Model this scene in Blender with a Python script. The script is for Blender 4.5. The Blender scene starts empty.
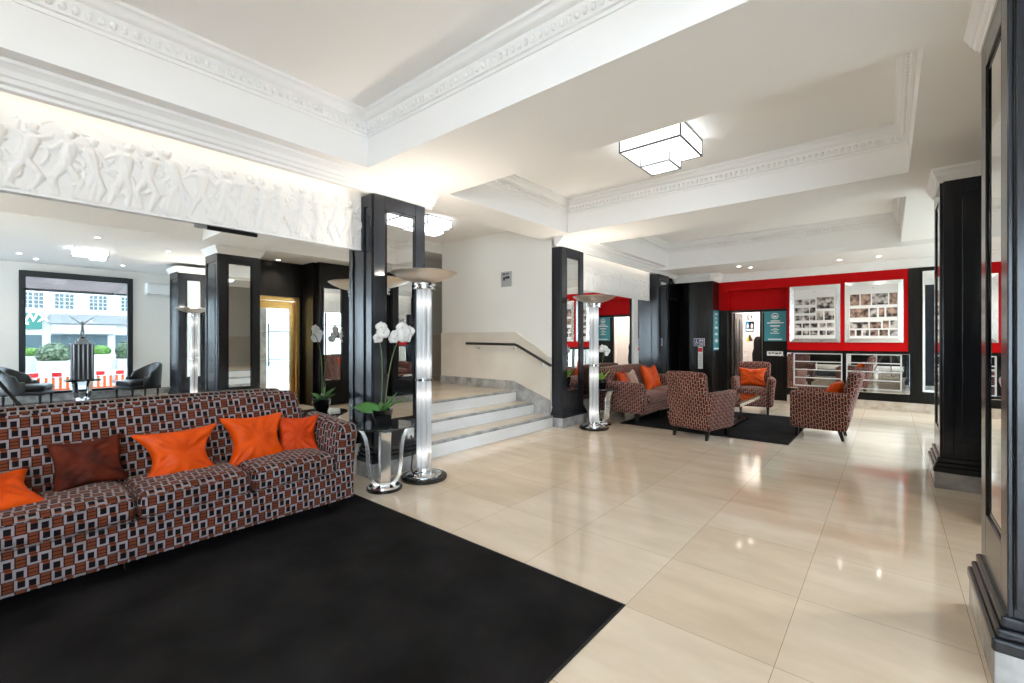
import bpy, bmesh, math, random
import numpy as np
from mathutils import Vector, Matrix, Euler, noise

PI = math.pi
SC = bpy.context.scene
COL = SC.collection
random.seed(7)

# ------------------------------------------------------------------ camera
cam = bpy.data.cameras.new('camera')
cam.sensor_width = 36.0
cam.lens = 450.0 / 1024.0 * 36.0
cam.shift_y = -2.0 / 1024.0
cam.clip_start = 0.02
cam.clip_end = 200
camo = bpy.data.objects.new('camera', cam)
camo.location = (0, 0, 1.3)
camo.rotation_euler = (PI / 2, 0, math.atan(378.0 / 450.0))
COL.objects.link(camo)
SC.camera = camo

# ------------------------------------------------------------------ world / exposure
W = bpy.data.worlds.new('world')
SC.world = W
W.use_nodes = True
bg = W.node_tree.nodes['Background']
bg.inputs[0].default_value = (0.70, 0.86, 1.0, 1)
bg.inputs[1].default_value = 6.2
SC.view_settings.view_transform = 'Standard'
SC.view_settings.look = 'None'
SC.view_settings.exposure = 1.42
SC.view_settings.gamma = 1.0
SC.view_settings.use_curve_mapping = False
SC.cycles.use_denoising = True
SC.cycles.max_bounces = 14
SC.cycles.diffuse_bounces = 6
SC.cycles.glossy_bounces = 8
SC.cycles.transmission_bounces = 8
SC.cycles.caustics_reflective = True
SC.cycles.caustics_refractive = False
SC.cycles.sample_clamp_indirect = 4.0
SC.cycles.blur_glossy = 0.5
K_FIX = 1.4      # ceiling fixtures
K_SPOT = 12.0    # recessed downlights (W)
K_COVE = 0.2    # cove strips (W)
K_UP = 8.0      # torchiere uplights (W)

# ------------------------------------------------------------------ materials
MAT = {}


def nt(name):
    m = bpy.data.materials.new(name)
    m.use_nodes = True
    t = m.node_tree
    return m, t, t.nodes['Principled BSDF']


def setp(b, **k):
    names = dict(color='Base Color', metal='Metallic', rough='Roughness', spec='Specular IOR Level', coat='Coat Weight', coatr='Coat Roughness',
                 trans='Transmission Weight', ior='IOR', emit='Emission Color', es='Emission Strength', sheen='Sheen Weight', sheenr='Sheen Roughness', sheenc='Sheen Tint', alpha='Alpha', sss='Subsurface Weight')
    for kk, v in k.items():
        s = b.inputs[names[kk]]
        if kk in ('color', 'emit', 'sheenc') and len(v) == 3:
            v = (*v, 1)
        s.default_value = v


def mat(name, **k):
    m, t, b = nt(name)
    setp(b, **k)
    MAT[name] = m
    return m


def tex_noise(t, scale, detail=4, coord='Object', rough=0.5, stretch=None):
    tc = t.nodes.new('ShaderNodeTexCoord')
    src = tc.outputs[coord]
    if stretch:
        mp = t.nodes.new('ShaderNodeMapping')
        mp.inputs['Scale'].default_value = stretch
        t.links.new(src, mp.inputs[0])
        src = mp.outputs[0]
    n = t.nodes.new('ShaderNodeTexNoise')
    n.inputs['Scale'].default_value = scale
    n.inputs['Detail'].default_value = detail
    n.inputs['Roughness'].default_value = rough
    t.links.new(src, n.inputs['Vector'])
    return n


def ramp(t, src, stops):
    r = t.nodes.new('ShaderNodeValToRGB')
    e = r.color_ramp.elements
    while len(e) < len(stops):
        e.new(0.5)
    for el, (p, c) in zip(e, stops):
        el.position = p
        el.color = (*c, 1)
    t.links.new(src, r.inputs[0])
    return r


def bump(t, b, src, strength, dist):
    bp = t.nodes.new('ShaderNodeBump')
    bp.inputs['Strength'].default_value = strength
    bp.inputs['Distance'].default_value = dist
    t.links.new(src, bp.inputs['Height'])
    t.links.new(bp.outputs[0], b.inputs['Normal'])


def noisy(name, c1, c2, scale, lo=0.35, hi=0.65, detail=4, bmp=None, coord='Object', stretch=None, **k):
    m, t, b = nt(name)
    setp(b, **k)
    n = tex_noise(t, scale, detail, coord, stretch=stretch)
    r = ramp(t, n.outputs['Fac'], [(lo, c1), (hi, c2)])
    t.links.new(r.outputs[0], b.inputs['Base Color'])
    if bmp:
        bump(t, b, n.outputs['Fac'], bmp[0], bmp[1])
    MAT[name] = m
    return m


class NG:
    """small helper for maths on node sockets"""
    def __init__(s, t):
        s.t = t

    def op(s, o, a, b=None, c=None):
        n = s.t.nodes.new('ShaderNodeMath')
        n.operation = o
        for i, v in enumerate((a, b, c)):
            if v is None:
                continue
            if isinstance(v, (int, float)):
                n.inputs[i].default_value = v
            else:
                s.t.links.new(v, n.inputs[i])
        return n.outputs[0]

    def mix(s, f, a, b):
        n = s.t.nodes.new('ShaderNodeMix')
        n.data_type = 'RGBA'
        for i, v in ((0, f), (6, a), (7, b)):
            if isinstance(v, tuple):
                n.inputs[i].default_value = (*v, 1)
            elif isinstance(v, (int, float)):
                n.inputs[i].default_value = v
            else:
                s.t.links.new(v, n.inputs[i])
        return n.outputs[2]


def fabric(name, unit, white, black, rust, rust2):
    """cut velvet: linked open squares in staggered rows (UV in metres)"""
    m, t, b = nt(name)
    g = NG(t)
    tc = t.nodes.new('ShaderNodeTexCoord')
    sp = t.nodes.new('ShaderNodeSeparateXYZ')
    t.links.new(tc.outputs['UV'], sp.inputs[0])
    u = g.op('DIVIDE', sp.outputs[0], unit)
    v = g.op('DIVIDE', sp.outputs[1], unit * 1.30)
    u = g.op('ADD', u, 300.0)
    v = g.op('ADD', v, 300.0)
    row = g.op('FLOOR', v)
    x = g.op('MODULO', g.op('ADD', u, row), 3.0)
    k = g.op('FLOOR', x)
    fx = g.op('FRACT', x)
    fy = g.op('FRACT', v)
    k0 = g.op('COMPARE', k, 0.0, 0.1)
    k1 = g.op('COMPARE', k, 1.0, 0.1)
    w0 = g.op('MAXIMUM', g.op('LESS_THAN', fx, 0.25), g.op('LESS_THAN', fy, 0.25))
    w0 = g.op('MAXIMUM', w0, g.op('GREATER_THAN', fx, 0.86))
    w1 = g.op('MAXIMUM', g.op('GREATER_THAN', fx, 0.75), g.op('GREATER_THAN', fy, 0.75))
    w1 = g.op('MAXIMUM', w1, g.op('LESS_THAN', fx, 0.14))
    edge = g.op('ADD', g.op('MULTIPLY', k0, g.op('GREATER_THAN', fy, 0.80)), g.op('MULTIPLY', k1, g.op('LESS_THAN', fy, 0.20)))
    wm = g.op('ADD', g.op('MULTIPLY', k0, w0), g.op('MULTIPLY', k1, w1))
    pair = g.op('ADD', k0, k1)
    n = tex_noise(t, 60, 3)
    st = g.op('FRACT', g.op('MULTIPLY', fy, 3.0))
    rs = g.mix(g.op('LESS_THAN', st, 0.22), rust, rust2)
    c = g.mix(pair, rs, black)
    c = g.mix(edge, c, rust)
    c = g.mix(wm, c, white)
    gap = g.op('MAXIMUM', g.op('LESS_THAN', fy, 0.09), g.op('MULTIPLY', g.op('SUBTRACT', 1.0, pair), g.op('MAXIMUM', g.op('LESS_THAN', fx, 0.13), g.op('GREATER_THAN', fx, 0.87))))
    c = g.mix(g.op('MULTIPLY', gap, 0.8), c, rust2)
    n2 = tex_noise(t, 9, 3)
    sh = g.op('MULTIPLY_ADD', n2.outputs['Fac'], 0.9, 0.55)
    hs = t.nodes.new('ShaderNodeHueSaturation')
    t.links.new(sh, hs.inputs['Value'])
    t.links.new(c, hs.inputs['Color'])
    t.links.new(hs.outputs[0], b.inputs['Base Color'])
    setp(b, rough=0.8, spec=0.12, sheen=0.30, sheenr=0.3, sheenc=(0.95, 0.72, 0.62))
    bump(t, b, n.outputs['Fac'], 0.25, 0.004)
    MAT[name] = m


mat('plaster', color=(0.88, 0.868, 0.855), rough=0.85, spec=0.2)
mat('trim_white', color=(0.86, 0.855, 0.845), rough=0.6, spec=0.3)
mat('wall_white', color=(0.80, 0.79, 0.755), rough=0.8, spec=0.2)
mat('relief_plaster', color=(0.82, 0.80, 0.78), rough=0.8, spec=0.2)
mat('red_paint', color=(0.50, 0.002, 0.003), rough=0.6, spec=0.12)
mat('mirror', color=(0.90, 0.91, 0.90), metal=1.0, rough=0.0)
mat('chrome', color=(0.82, 0.83, 0.85), metal=1.0, rough=0.06)
mat('chrome_legs', color=(0.92, 0.90, 0.87), metal=0.85, rough=0.14)
mat('satin_white', color=(0.72, 0.72, 0.72), metal=0.5, rough=0.3)
mat('mirror_edge', color=(0.86, 0.86, 0.85), metal=0.75, rough=0.22)
mat('nickel', color=(0.74, 0.66, 0.57), metal=0.75, rough=0.33)
mat('black_gloss', color=(0.008, 0.008, 0.009), rough=0.06, spec=0.6)
mat('black_glass', color=(0.012, 0.016, 0.018), rough=0.02, spec=0.8)
mat('brass', color=(0.78, 0.50, 0.17), metal=1.0, rough=0.22)
mat('black_metal', color=(0.012, 0.012, 0.013), rough=0.35, spec=0.5)
mat('bronze_frame', color=(0.20, 0.20, 0.20), metal=0.7, rough=0.4)
mat('dark_void', color=(0.004, 0.004, 0.005), rough=0.6, spec=0.2)
mat('leather', color=(0.010, 0.013, 0.016), rough=0.33, spec=0.55)
mat('white_plastic', color=(0.78, 0.79, 0.79), rough=0.4)
mat('teal', color=(0.045, 0.29, 0.35), rough=0.35)
mat('sign_white', color=(0.85, 0.86, 0.86), rough=0.5)
mat('sign_blue', color=(0.01, 0.19, 0.42), rough=0.4)
mat('sign_navy', color=(0.02, 0.03, 0.16), rough=0.4)
mat('sign_yellow', color=(0.85, 0.62, 0.02), rough=0.5)
mat('sign_red', color=(0.7, 0.03, 0.03), rough=0.5)
mat('plaque_grey', color=(0.44, 0.46, 0.48), metal=0.3, rough=0.4)
mat('dark_text', color=(0.04, 0.04, 0.045), rough=0.6)
mat('leaf', color=(0.05, 0.19, 0.035), rough=0.35, spec=0.5)
mat('leaf_lime', color=(0.27, 0.48, 0.06), rough=0.4)
mat('petal', color=(0.86, 0.85, 0.83), rough=0.5, sss=0.0)
mat('lip', color=(0.62, 0.55, 0.28), rough=0.5)
mat('stem', color=(0.12, 0.16, 0.05), rough=0.5)
mat('mat_board', color=(0.80, 0.79, 0.78), rough=0.7)
mat('green_shop', color=(0.012, 0.12, 0.09), rough=0.5)
mat('facade', color=(0.50, 0.50, 0.485), rough=0.8)
mat('facade_grey', color=(0.20, 0.20, 0.20), rough=0.8)
mat('facade_pane', color=(0.05, 0.08, 0.09), rough=0.3)
mat('awning', color=(0.50, 0.42, 0.42), rough=0.9)
mat('barrier_orange', color=(0.85, 0.12, 0.01), rough=0.45)
mat('barrier_red', color=(0.75, 0.02, 0.02), rough=0.5)
mat('road', color=(0.22, 0.22, 0.22), rough=0.9)
mat('rubber', color=(0.01, 0.01, 0.01), rough=0.7)
mat('grey_metal', color=(0.30, 0.32, 0.33), metal=0.8, rough=0.35)
mat('stone_carpet', color=(0.030, 0.030, 0.033), rough=0.9)
mat('window_frame', color=(0.012, 0.018, 0.022), rough=0.35)
mat('beige_cloth', color=(0.45, 0.24, 0.16), rough=0.7, sheen=0.5)
mat('coat_black', color=(0.01, 0.01, 0.012), rough=0.8)
noisy('black_panel', (0.0140, 0.0165, 0.0215), (0.0170, 0.0198, 0.0255), 40, detail=5, stretch=(1, 1, 0.06), rough=0.19, spec=0.45)
noisy('dark_wood', (0.003, 0.0026, 0.0023), (0.009, 0.0075, 0.006), 30, detail=5, stretch=(1, 1, 0.06), rough=0.30, spec=0.28)
noisy('grey_marble', (0.22, 0.22, 0.215), (0.46, 0.45, 0.44), 7, 0.3, 0.7, detail=9, rough=0.22)
noisy('cream_marble', (0.66, 0.60, 0.52), (0.74, 0.69, 0.61), 2.5, 0.3, 0.7, detail=8, rough=0.25)
noisy('stair_marble', (0.80, 0.79, 0.77), (0.90, 0.895, 0.885), 3, 0.3, 0.7, detail=9, stretch=(1, 0.4, 2.0), rough=0.2)
noisy('landing_marble', (0.52, 0.43, 0.33), (0.60, 0.52, 0.42), 2.5, 0.3, 0.7, detail=8, rough=0.12)
noisy('skirting_beige', (0.42, 0.33, 0.25), (0.60, 0.51, 0.41), 9, 0.3, 0.7, detail=9, rough=0.25)
noisy('carpet', (0.0075, 0.0070, 0.0072), (0.0230, 0.0215, 0.0220), 3.0, 0.35, 0.75, detail=12, rough=0.95, spec=0.1, bmp=(0.4, 0.004))
noisy('orange_satin', (0.62, 0.060, 0.001), (0.78, 0.088, 0.002), 5, rough=0.42, spec=0.2)
noisy('orange_dark', (0.50, 0.038, 0.001), (0.64, 0.060, 0.002), 5, rough=0.42, spec=0.2)
noisy('rust_satin', (0.045, 0.008, 0.004), (0.13, 0.018, 0.006), 9, rough=0.6, spec=0.15)
noisy('hedge', (0.03, 0.06, 0.025), (0.15, 0.19, 0.12), 14, 0.35, 0.65, detail=8, rough=0.8)
noisy('hedge_lime', (0.05, 0.15, 0.015), (0.14, 0.26, 0.05), 12, 0.35, 0.65, detail=8, rough=0.8)
noisy('photo_print', (0.015, 0.012, 0.012), (0.62, 0.56, 0.52), 11, 0.40, 0.62, detail=3, coord='Object', rough=0.5)
noisy('photo_sepia', (0.03, 0.015, 0.012), (0.55, 0.36, 0.28), 12, 0.38, 0.68, detail=3, coord='Object', rough=0.5)
fabric('weave', 0.041, (0.27, 0.235, 0.245), (0.005, 0.004, 0.006), (0.150, 0.036, 0.015), (0.020, 0.006, 0.005))
fabric('weave_small', 0.034, (0.38, 0.235, 0.195), (0.016, 0.007, 0.008), (0.165, 0.026, 0.014), (0.034, 0.009, 0.007))


def floor_material():
    m, t, b = nt('floor_tiles')
    g = NG(t)
    tc = t.nodes.new('ShaderNodeTexCoord')
    mp = t.nodes.new('ShaderNodeMapping')
    mp.inputs['Location'].default_value = (-0.284, -2.66, 0)
    t.links.new(tc.outputs['Object'], mp.inputs[0])
    br = t.nodes.new('ShaderNodeTexBrick')
    br.offset = 0.0
    br.inputs['Scale'].default_value = 1.0
    br.inputs['Brick Width'].default_value = 0.637
    br.inputs['Row Height'].default_value = 0.622
    br.inputs['Mortar Size'].default_value = 0.0014
    br.inputs['Mortar Smooth'].default_value = 0.1
    br.inputs['Bias'].default_value = 0.0
    br.inputs['Color1'].default_value = (0.76, 0.635, 0.495, 1)
    br.inputs['Color2'].default_value = (0.82, 0.715, 0.585, 1)
    br.inputs['Mortar'].default_value = (0.40, 0.31, 0.22, 1)
    t.links.new(mp.outputs[0], br.inputs['Vector'])
    n = tex_noise(t, 2.2, 10, stretch=(0.7, 2.4, 1), rough=0.6)
    r = ramp(t, n.outputs['Fac'], [(0.3, (0.90, 0.86, 0.80)), (0.7, (1.06, 1.05, 1.04))])
    mx = t.nodes.new('ShaderNodeMix')
    mx.data_type = 'RGBA'
    mx.blend_type = 'MULTIPLY'
    mx.inputs[0].default_value = 1.0
    t.links.new(br.outputs['Color'], mx.inputs[6])
    t.links.new(r.outputs[0], mx.inputs[7])
    t.links.new(mx.outputs[2], b.inputs['Base Color'])
    n2 = tex_noise(t, 1.3, 3)
    r2 = ramp(t, n2.outputs['Fac'], [(0.3, (0.05, 0.05, 0.05)), (0.75, (0.12, 0.12, 0.12))])
    t.links.new(r2.outputs[0], b.inputs['Roughness'])
    setp(b, spec=0.55)
    MAT['floor_tiles'] = m


floor_material()


def emit(name, color, strength):
    m, t, b = nt(name)
    setp(b, color=(0.8, 0.8, 0.8), emit=color, es=strength, rough=0.4)
    MAT[name] = m


emit('fixture_glow', (0.93, 0.98, 1.0), K_FIX)
emit('spot_glow', (1.0, 0.93, 0.82), 14.0)
emit('cove_glow', (1.0, 0.88, 0.68), 3.0)
emit('bulb_glow', (1.0, 0.94, 0.82), 12.0)


def tube_material():
    """frosted acrylic rods lit by lamps stacked inside: brighter round each lamp"""
    m, t, b = nt('lit_rod')
    g = NG(t)
    tc = t.nodes.new('ShaderNodeTexCoord')
    sp = t.nodes.new('ShaderNodeSeparateXYZ')
    t.links.new(tc.outputs['Object'], sp.inputs[0])
    z = sp.outputs[2]
    tot = None
    for zc in (0.24, 0.78, 1.08, 1.64):
        d = g.op('ABSOLUTE', g.op('SUBTRACT', z, zc))
        e = g.op('POWER', 2.718, g.op('MULTIPLY', d, -20.0))
        tot = e if tot is None else g.op('ADD', tot, e)
    s = g.op('MULTIPLY_ADD', tot, 0.34, 0.012)
    t.links.new(s, b.inputs['Emission Strength'])
    setp(b, color=(0.46, 0.46, 0.47), rough=0.10, emit=(1.0, 0.97, 0.93), spec=0.6)
    MAT['lit_rod'] = m


tube_material()

m_, t_, b_ = nt('clear_glass')
for n_ in list(t_.nodes):
    if n_.type == 'BSDF_PRINCIPLED':
        t_.nodes.remove(n_)
tr_ = t_.nodes.new('ShaderNodeBsdfTransparent')
gl_ = t_.nodes.new('ShaderNodeBsdfGlossy')
gl_.inputs['Roughness'].default_value = 0.02
fr_ = t_.nodes.new('ShaderNodeLayerWeight')
fr_.inputs[0].default_value = 0.5
mm_ = t_.nodes.new('ShaderNodeMath')
mm_.operation = 'POWER'
mm_.inputs[1].default_value = 5.0
ma_ = t_.nodes.new('ShaderNodeMath')
ma_.operation = 'MULTIPLY_ADD'
ma_.inputs[1].default_value = 0.6
ma_.inputs[2].default_value = 0.03
t_.links.new(fr_.outputs['Facing'], mm_.inputs[0])
t_.links.new(mm_.outputs[0], ma_.inputs[0])
mx_ = t_.nodes.new('ShaderNodeMixShader')
t_.links.new(ma_.outputs[0], mx_.inputs[0])
t_.links.new(tr_.outputs[0], mx_.inputs[1])
t_.links.new(gl_.outputs[0], mx_.inputs[2])
t_.links.new(mx_.outputs[0], t_.nodes['Material Output'].inputs[0])
MAT['clear_glass'] = m_
m_ = m_.copy()
m_.name = 'tinted_glass'
for n_ in m_.node_tree.nodes:
    if n_.type == 'BSDF_TRANSPARENT':
        n_.inputs[0].default_value = (0.70, 0.715, 0.72, 1)
MAT['tinted_glass'] = m_


# ------------------------------------------------------------------ mesh helpers
class MB:
    def __init__(s):
        s.v = []
        s.f = []

    def add(s, vs, fs, M=None):
        o = len(s.v)
        for p in vs:
            p = Vector(p)
            s.v.append(tuple(M @ p) if M is not None else tuple(p))
        for f in fs:
            s.f.append([i + o for i in f])
        return s

    def box(s, x0, y0, z0, x1, y1, z1, M=None):
        vs = [(x0, y0, z0), (x1, y0, z0), (x1, y1, z0), (x0, y1, z0), (x0, y0, z1), (x1, y0, z1), (x1, y1, z1), (x0, y1, z1)]
        fs = [(0, 3, 2, 1), (4, 5, 6, 7), (0, 1, 5, 4), (1, 2, 6, 5), (2, 3, 7, 6), (3, 0, 4, 7)]
        return s.add(vs, fs, M)

    def prism(s, pts, a, b, axis='x', M=None):
        """2-D outline pts extruded along axis from a to b; outline coords are the other two axes in order"""
        def mk(p, w):
            if axis == 'x':
                return (w, p[0], p[1])
            if axis == 'y':
                return (p[0], w, p[1])
            return (p[0], p[1], w)
        n = len(pts)
        vs = [mk(p, a) for p in pts] + [mk(p, b) for p in pts]
        fs = [list(range(n)), list(range(2 * n - 1, n - 1, -1))]
        for i in range(n):
            j = (i + 1) % n
            fs.append((i, i + n, j + n, j))
        return s.add(vs, fs, M)

    def lathe(s, prof, seg=32, M=None, cap=True):
        n = len(prof)
        vs = []
        for i in range(seg):
            a = 2 * PI * i / seg
            for r, z in prof:
                vs.append((r * math.cos(a), r * math.sin(a), z))
        fs = []
        for i in range(seg):
            j = (i + 1) % seg
            for k in range(n - 1):
                fs.append((i * n + k, j * n + k, j * n + k + 1, i * n + k + 1))
        if cap:
            if prof[0][0] > 1e-5:
                fs.append([i * n for i in range(seg)][::-1])
            if prof[-1][0] > 1e-5:
                fs.append([i * n + n - 1 for i in range(seg)])
        return s.add(vs, fs, M)

    def tube(s, path, r, seg=10, cap=True, M=None, flat=None):
        """sweep of a circle (or, with flat=(w, t, up), a flat bar) along path; r may be a list"""
        P = [Vector(p) for p in path]
        n = len(P)
        rs = r if isinstance(r, (list, tuple)) else [r] * n
        vs = []
        prev = None
        for i in range(n):
            d = (P[min(i + 1, n - 1)] - P[max(i - 1, 0)]).normalized()
            up = Vector(flat[2]) if flat else (prev if prev is not None else (Vector((0, 0, 1)) if abs(d.z) < 0.9 else Vector((1, 0, 0))))
            x = up - d * up.dot(d)
            if x.length < 1e-6:
                x = d.orthogonal()
            x.normalize()
            prev = x
            y = d.cross(x)
            if flat:
                w, t = flat[0] / 2, flat[1] / 2
                for a, b in ((w, t), (-w, t), (-w, -t), (w, -t)):
                    vs.append(P[i] + x * a + y * b)
            else:
                for k in range(seg):
                    a = 2 * PI * k / seg
                    vs.append(P[i] + (x * math.cos(a) + y * math.sin(a)) * rs[i])
        m = 4 if flat else seg
        fs = []
        for i in range(n - 1):
            for k in range(m):
                l = (k + 1) % m
                fs.append((i * m + k, i * m + l, (i + 1) * m + l, (i + 1) * m + k))
        if cap:
            fs.append(list(range(m))[::-1])
            fs.append([(n - 1) * m + k for k in range(m)])
        return s.add(vs, fs, M)

    def sphere(s, c, r, seg=12, rings=8, M=None):
        r = r if isinstance(r, (tuple, list)) else (r, r, r)
        vs = [(c[0], c[1], c[2] - r[2])]
        for i in range(1, rings):
            t = -PI / 2 + PI * i / rings
            for k in range(seg):
                a = 2 * PI * k / seg
                vs.append((c[0] + r[0] * math.cos(t) * math.cos(a), c[1] + r[1] * math.cos(t) * math.sin(a), c[2] + r[2] * math.sin(t)))
        vs.append((c[0], c[1], c[2] + r[2]))
        fs = []
        for k in range(seg):
            l = (k + 1) % seg
            fs.append((0, 1 + l, 1 + k))
            for i in range(rings - 2):
                fs.append((1 + i * seg + k, 1 + i * seg + l, 1 + (i + 1) * seg + l, 1 + (i + 1) * seg + k))
            fs.append((len(vs) - 1, 1 + (rings - 2) * seg + k, 1 + (rings - 2) * seg + l))
        return s.add(vs, fs, M)

    def rbox(s, c, size, r, n=8, fn=None, M=None):
        """rounded box: a subdivided cube pulled to radius r; fn deforms each point (unit coords first)"""
        h = Vector(size) / 2
        r = min(r, min(h))
        key = {}
        vs = []
        fs = []

        def vert(i, j, k):
            kk = (i, j, k)
            if kk in key:
                return key[kk]
            t = [(-math.cos(PI * q / n)) if 0 < q < n else (-1.0 if q == 0 else 1.0) for q in (i, j, k)]
            p = Vector((t[0] * h.x, t[1] * h.y, t[2] * h.z))
            q = Vector((max(-h.x + r, min(h.x - r, p.x)), max(-h.y + r, min(h.y - r, p.y)), max(-h.z + r, min(h.z - r, p.z))))
            d = p - q
            if d.length > 1e-9:
                p = q + d.normalized() * r
            u = (p.x / h.x, p.y / h.y, p.z / h.z)
            p = p + Vector(c)
            if fn:
                p = Vector(fn(p, u))
            key[kk] = len(vs)
            vs.append(p)
            return key[kk]
        for i in range(n):
            for j in range(n):
                for a in (0, n):
                    q1 = [vert(i, j, a), vert(i + 1, j, a), vert(i + 1, j + 1, a), vert(i, j + 1, a)]
                    q2 = [vert(i, a, j), vert(i + 1, a, j), vert(i + 1, a, j + 1), vert(i, a, j + 1)]
                    q3 = [vert(a, i, j), vert(a, i + 1, j), vert(a, i + 1, j + 1), vert(a, i, j + 1)]
                    fs += [q1, q2, q3]
        return s.add(vs, fs, M)

    def grid(s, fn, nu, nv, M=None):
        vs = [fn(i / nu, j / nv) for i in range(nu + 1) for j in range(nv + 1)]
        fs = []
        for i in range(nu):
            for j in range(nv):
                a = i * (nv + 1) + j
                fs.append((a, a + nv + 1, a + nv + 2, a + 1))
        return s.add(vs, fs, M)

    def build(s, name, m, parent=None, smooth=None, bevel=None, recalc=True, uv=False, solid=None, subsurf=None, loc=None, rot=None):
        me = bpy.data.meshes.new(name)
        me.from_pydata(s.v, [], s.f)
        if recalc:
            bm = bmesh.new()
            bm.from_mesh(me)
            bmesh.ops.remove_doubles(bm, verts=bm.verts, dist=1e-6)
            bmesh.ops.recalc_face_normals(bm, faces=bm.faces)
            bm.to_mesh(me)
            bm.free()
        if uv:
            box_uv(me)
        o = bpy.data.objects.new(name, me)
        COL.objects.link(o)
        mm = MAT[m] if isinstance(m, str) else m
        me.materials.append(mm)
        if parent is not None:
            o.parent = parent
        if loc is not None:
            o.location = loc
        if rot is not None:
            o.rotation_euler = rot
        if solid:
            md = o.modifiers.new('solid', 'SOLIDIFY')
            md.thickness = solid
            md.offset = 0
        if bevel:
            md = o.modifiers.new('bevel', 'BEVEL')
            md.width = bevel
            md.segments = 2
            md.limit_method = 'ANGLE'
            md.angle_limit = math.radians(40)
        if subsurf:
            md = o.modifiers.new('sub', 'SUBSURF')
            md.levels = subsurf
            md.render_levels = subsurf
        if smooth:
            me.polygons.foreach_set('use_smooth', [True] * len(me.polygons))
            if smooth < 179:
                me.set_sharp_from_angle(angle=math.radians(smooth))
        me.update()
        return o


def box_uv(me):
    """UVs in metres, projected along each face's main direction"""
    uvl = me.uv_layers.new(name='uv')
    co = [v.co for v in me.vertices]
    for p in me.polygons:
        n = p.normal
        a = max(range(3), key=lambda i: abs(n[i]))
        for li in p.loop_indices:
            c = co[me.loops[li].vertex_index]
            if a == 0:
                uvl.data[li].uv = (c.y, c.z)
            elif a == 1:
                uvl.data[li].uv = (c.x, c.z)
            else:
                uvl.data[li].uv = (c.y, c.x)


def tag(o, label=None, cat=None, group=None, kind=None):
    if label:
        o['label'] = label
    if cat:
        o['category'] = cat
    if group:
        o['group'] = group
    if kind:
        o['kind'] = kind
    return o


def thing(name, label, cat, loc=(0, 0, 0), rz=0.0, group=None):
    o = bpy.data.objects.new(name, None)
    COL.objects.link(o)
    o.location = loc
    o.rotation_euler = (0, 0, rz)
    o.empty_display_size = 0.1
    return tag(o, label, cat, group)


def struct(name, mb, m, **k):
    return tag(mb.build(name, m, **k), kind='structure')


def dup(root, loc, rz=None, label=None, group=None):
    c = root.copy()
    COL.objects.link(c)
    c.location = loc
    if rz is not None:
        c.rotation_euler = (0, 0, rz)
    if label:
        c['label'] = label
    if group:
        c['group'] = group

    def rec(src, dst):
        for ch in list(src.children):
            d = ch.copy()
            COL.objects.link(d)
            d.parent = dst
            rec(ch, d)
    rec(root, c)
    return c


def text(name, body, size, m, parent=None, M=None, depth=0.002, align='CENTER', bold=0.0):
    cu = bpy.data.curves.new('lettering', 'FONT')
    cu.body = body
    cu.size = size
    cu.align_x = align
    cu.align_y = 'CENTER'
    cu.extrude = depth / 2
    cu.offset = bold
    cu.resolution_u = 2
    to = bpy.data.objects.new('lettering_source', cu)
    COL.objects.link(to)
    bpy.context.view_layer.update()
    me = bpy.data.meshes.new_from_object(to.evaluated_get(bpy.context.evaluated_depsgraph_get()))
    bpy.data.objects.remove(to)
    bpy.data.curves.remove(cu)
    if M is not None:
        me.transform(M)
    me.materials.clear()
    me.materials.append(MAT[m])
    o = bpy.data.objects.new(name, me)
    COL.objects.link(o)
    if parent is not None:
        o.parent = parent
    return o


def lamp(name, kind, loc, energy, color=(1, 1, 1), size=0.1, rot=(0, 0, 0), size_y=None, spot=None, blend=0.6):
    d = bpy.data.lights.new(name, kind)
    d.energy = energy
    d.color = color
    if kind == 'AREA':
        d.size = size
        if size_y:
            d.shape = 'RECTANGLE'
            d.size_y = size_y
    else:
        d.shadow_soft_size = size
    if spot:
        d.spot_size = spot
        d.spot_blend = blend
    o = bpy.data.objects.new(name, d)
    o.location = loc
    o.rotation_euler = rot
    COL.objects.link(o)
    return o


RX = Matrix.Rotation(PI / 2, 4, 'X')          # text lying in XY stood up to face -Y


def face_px(x, y, z):                          # stood up to face +X
    return Matrix.Translation((x, y, z)) @ Matrix.Rotation(PI / 2, 4, 'Z') @ RX


def face_my(x, y, z):
    return Matrix.Translation((x, y, z)) @ RX


# ------------------------------------------------------------------ the room
ZS = 2.80      # beam soffits
ZC = 3.25      # coffer ceilings
XM = -3.92     # plane of the wall mirrors
CO = [(-3.49, 0.13, -1.6, 2.20), (-3.49, 0.13, 3.14, 5.38), (-3.49, 0.13, 6.27, 9.13)]

m = MB()
m.box(-3.95, -5.0, -0.12, 5.75, 13.0, 0.0)
struct('floor', m, 'floor_tiles')

m = MB()
m.box(-4.05, -5, ZC, 0.9, 11.2, ZC + 0.15)
m.box(-4.05, -5, ZS, -3.49, 11.2, ZC)
m.box(0.13, -5, ZS, 0.95, 11.2, ZC)
m.box(-3.49, -5, ZS, 0.13, -1.6, ZC)
m.box(-3.49, 2.20, ZS, 0.13, 3.14, ZC)
m.box(-3.49, 5.38, ZS, 0.13, 6.27, ZC)
m.box(-3.49, 9.13, ZS, 0.13, 11.2, ZC)
m.box(-4.05, 9.14, 2.735, 1.75, 11.2, ZS)
m.box(0.95, -5, 2.87, 5.9, 3.2, 3.4)
m.box(0.95, 3.1, ZS, 1.3, 6.2, 3.3)
m.box(0.95, 6.2, ZS, 1.75, 11.2, 3.3)
m.box(-8.3, 2.5, 3.06, -4.05, 8.6, 3.4)
struct('ceiling', m, 'plaster', recalc=False)


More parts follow.
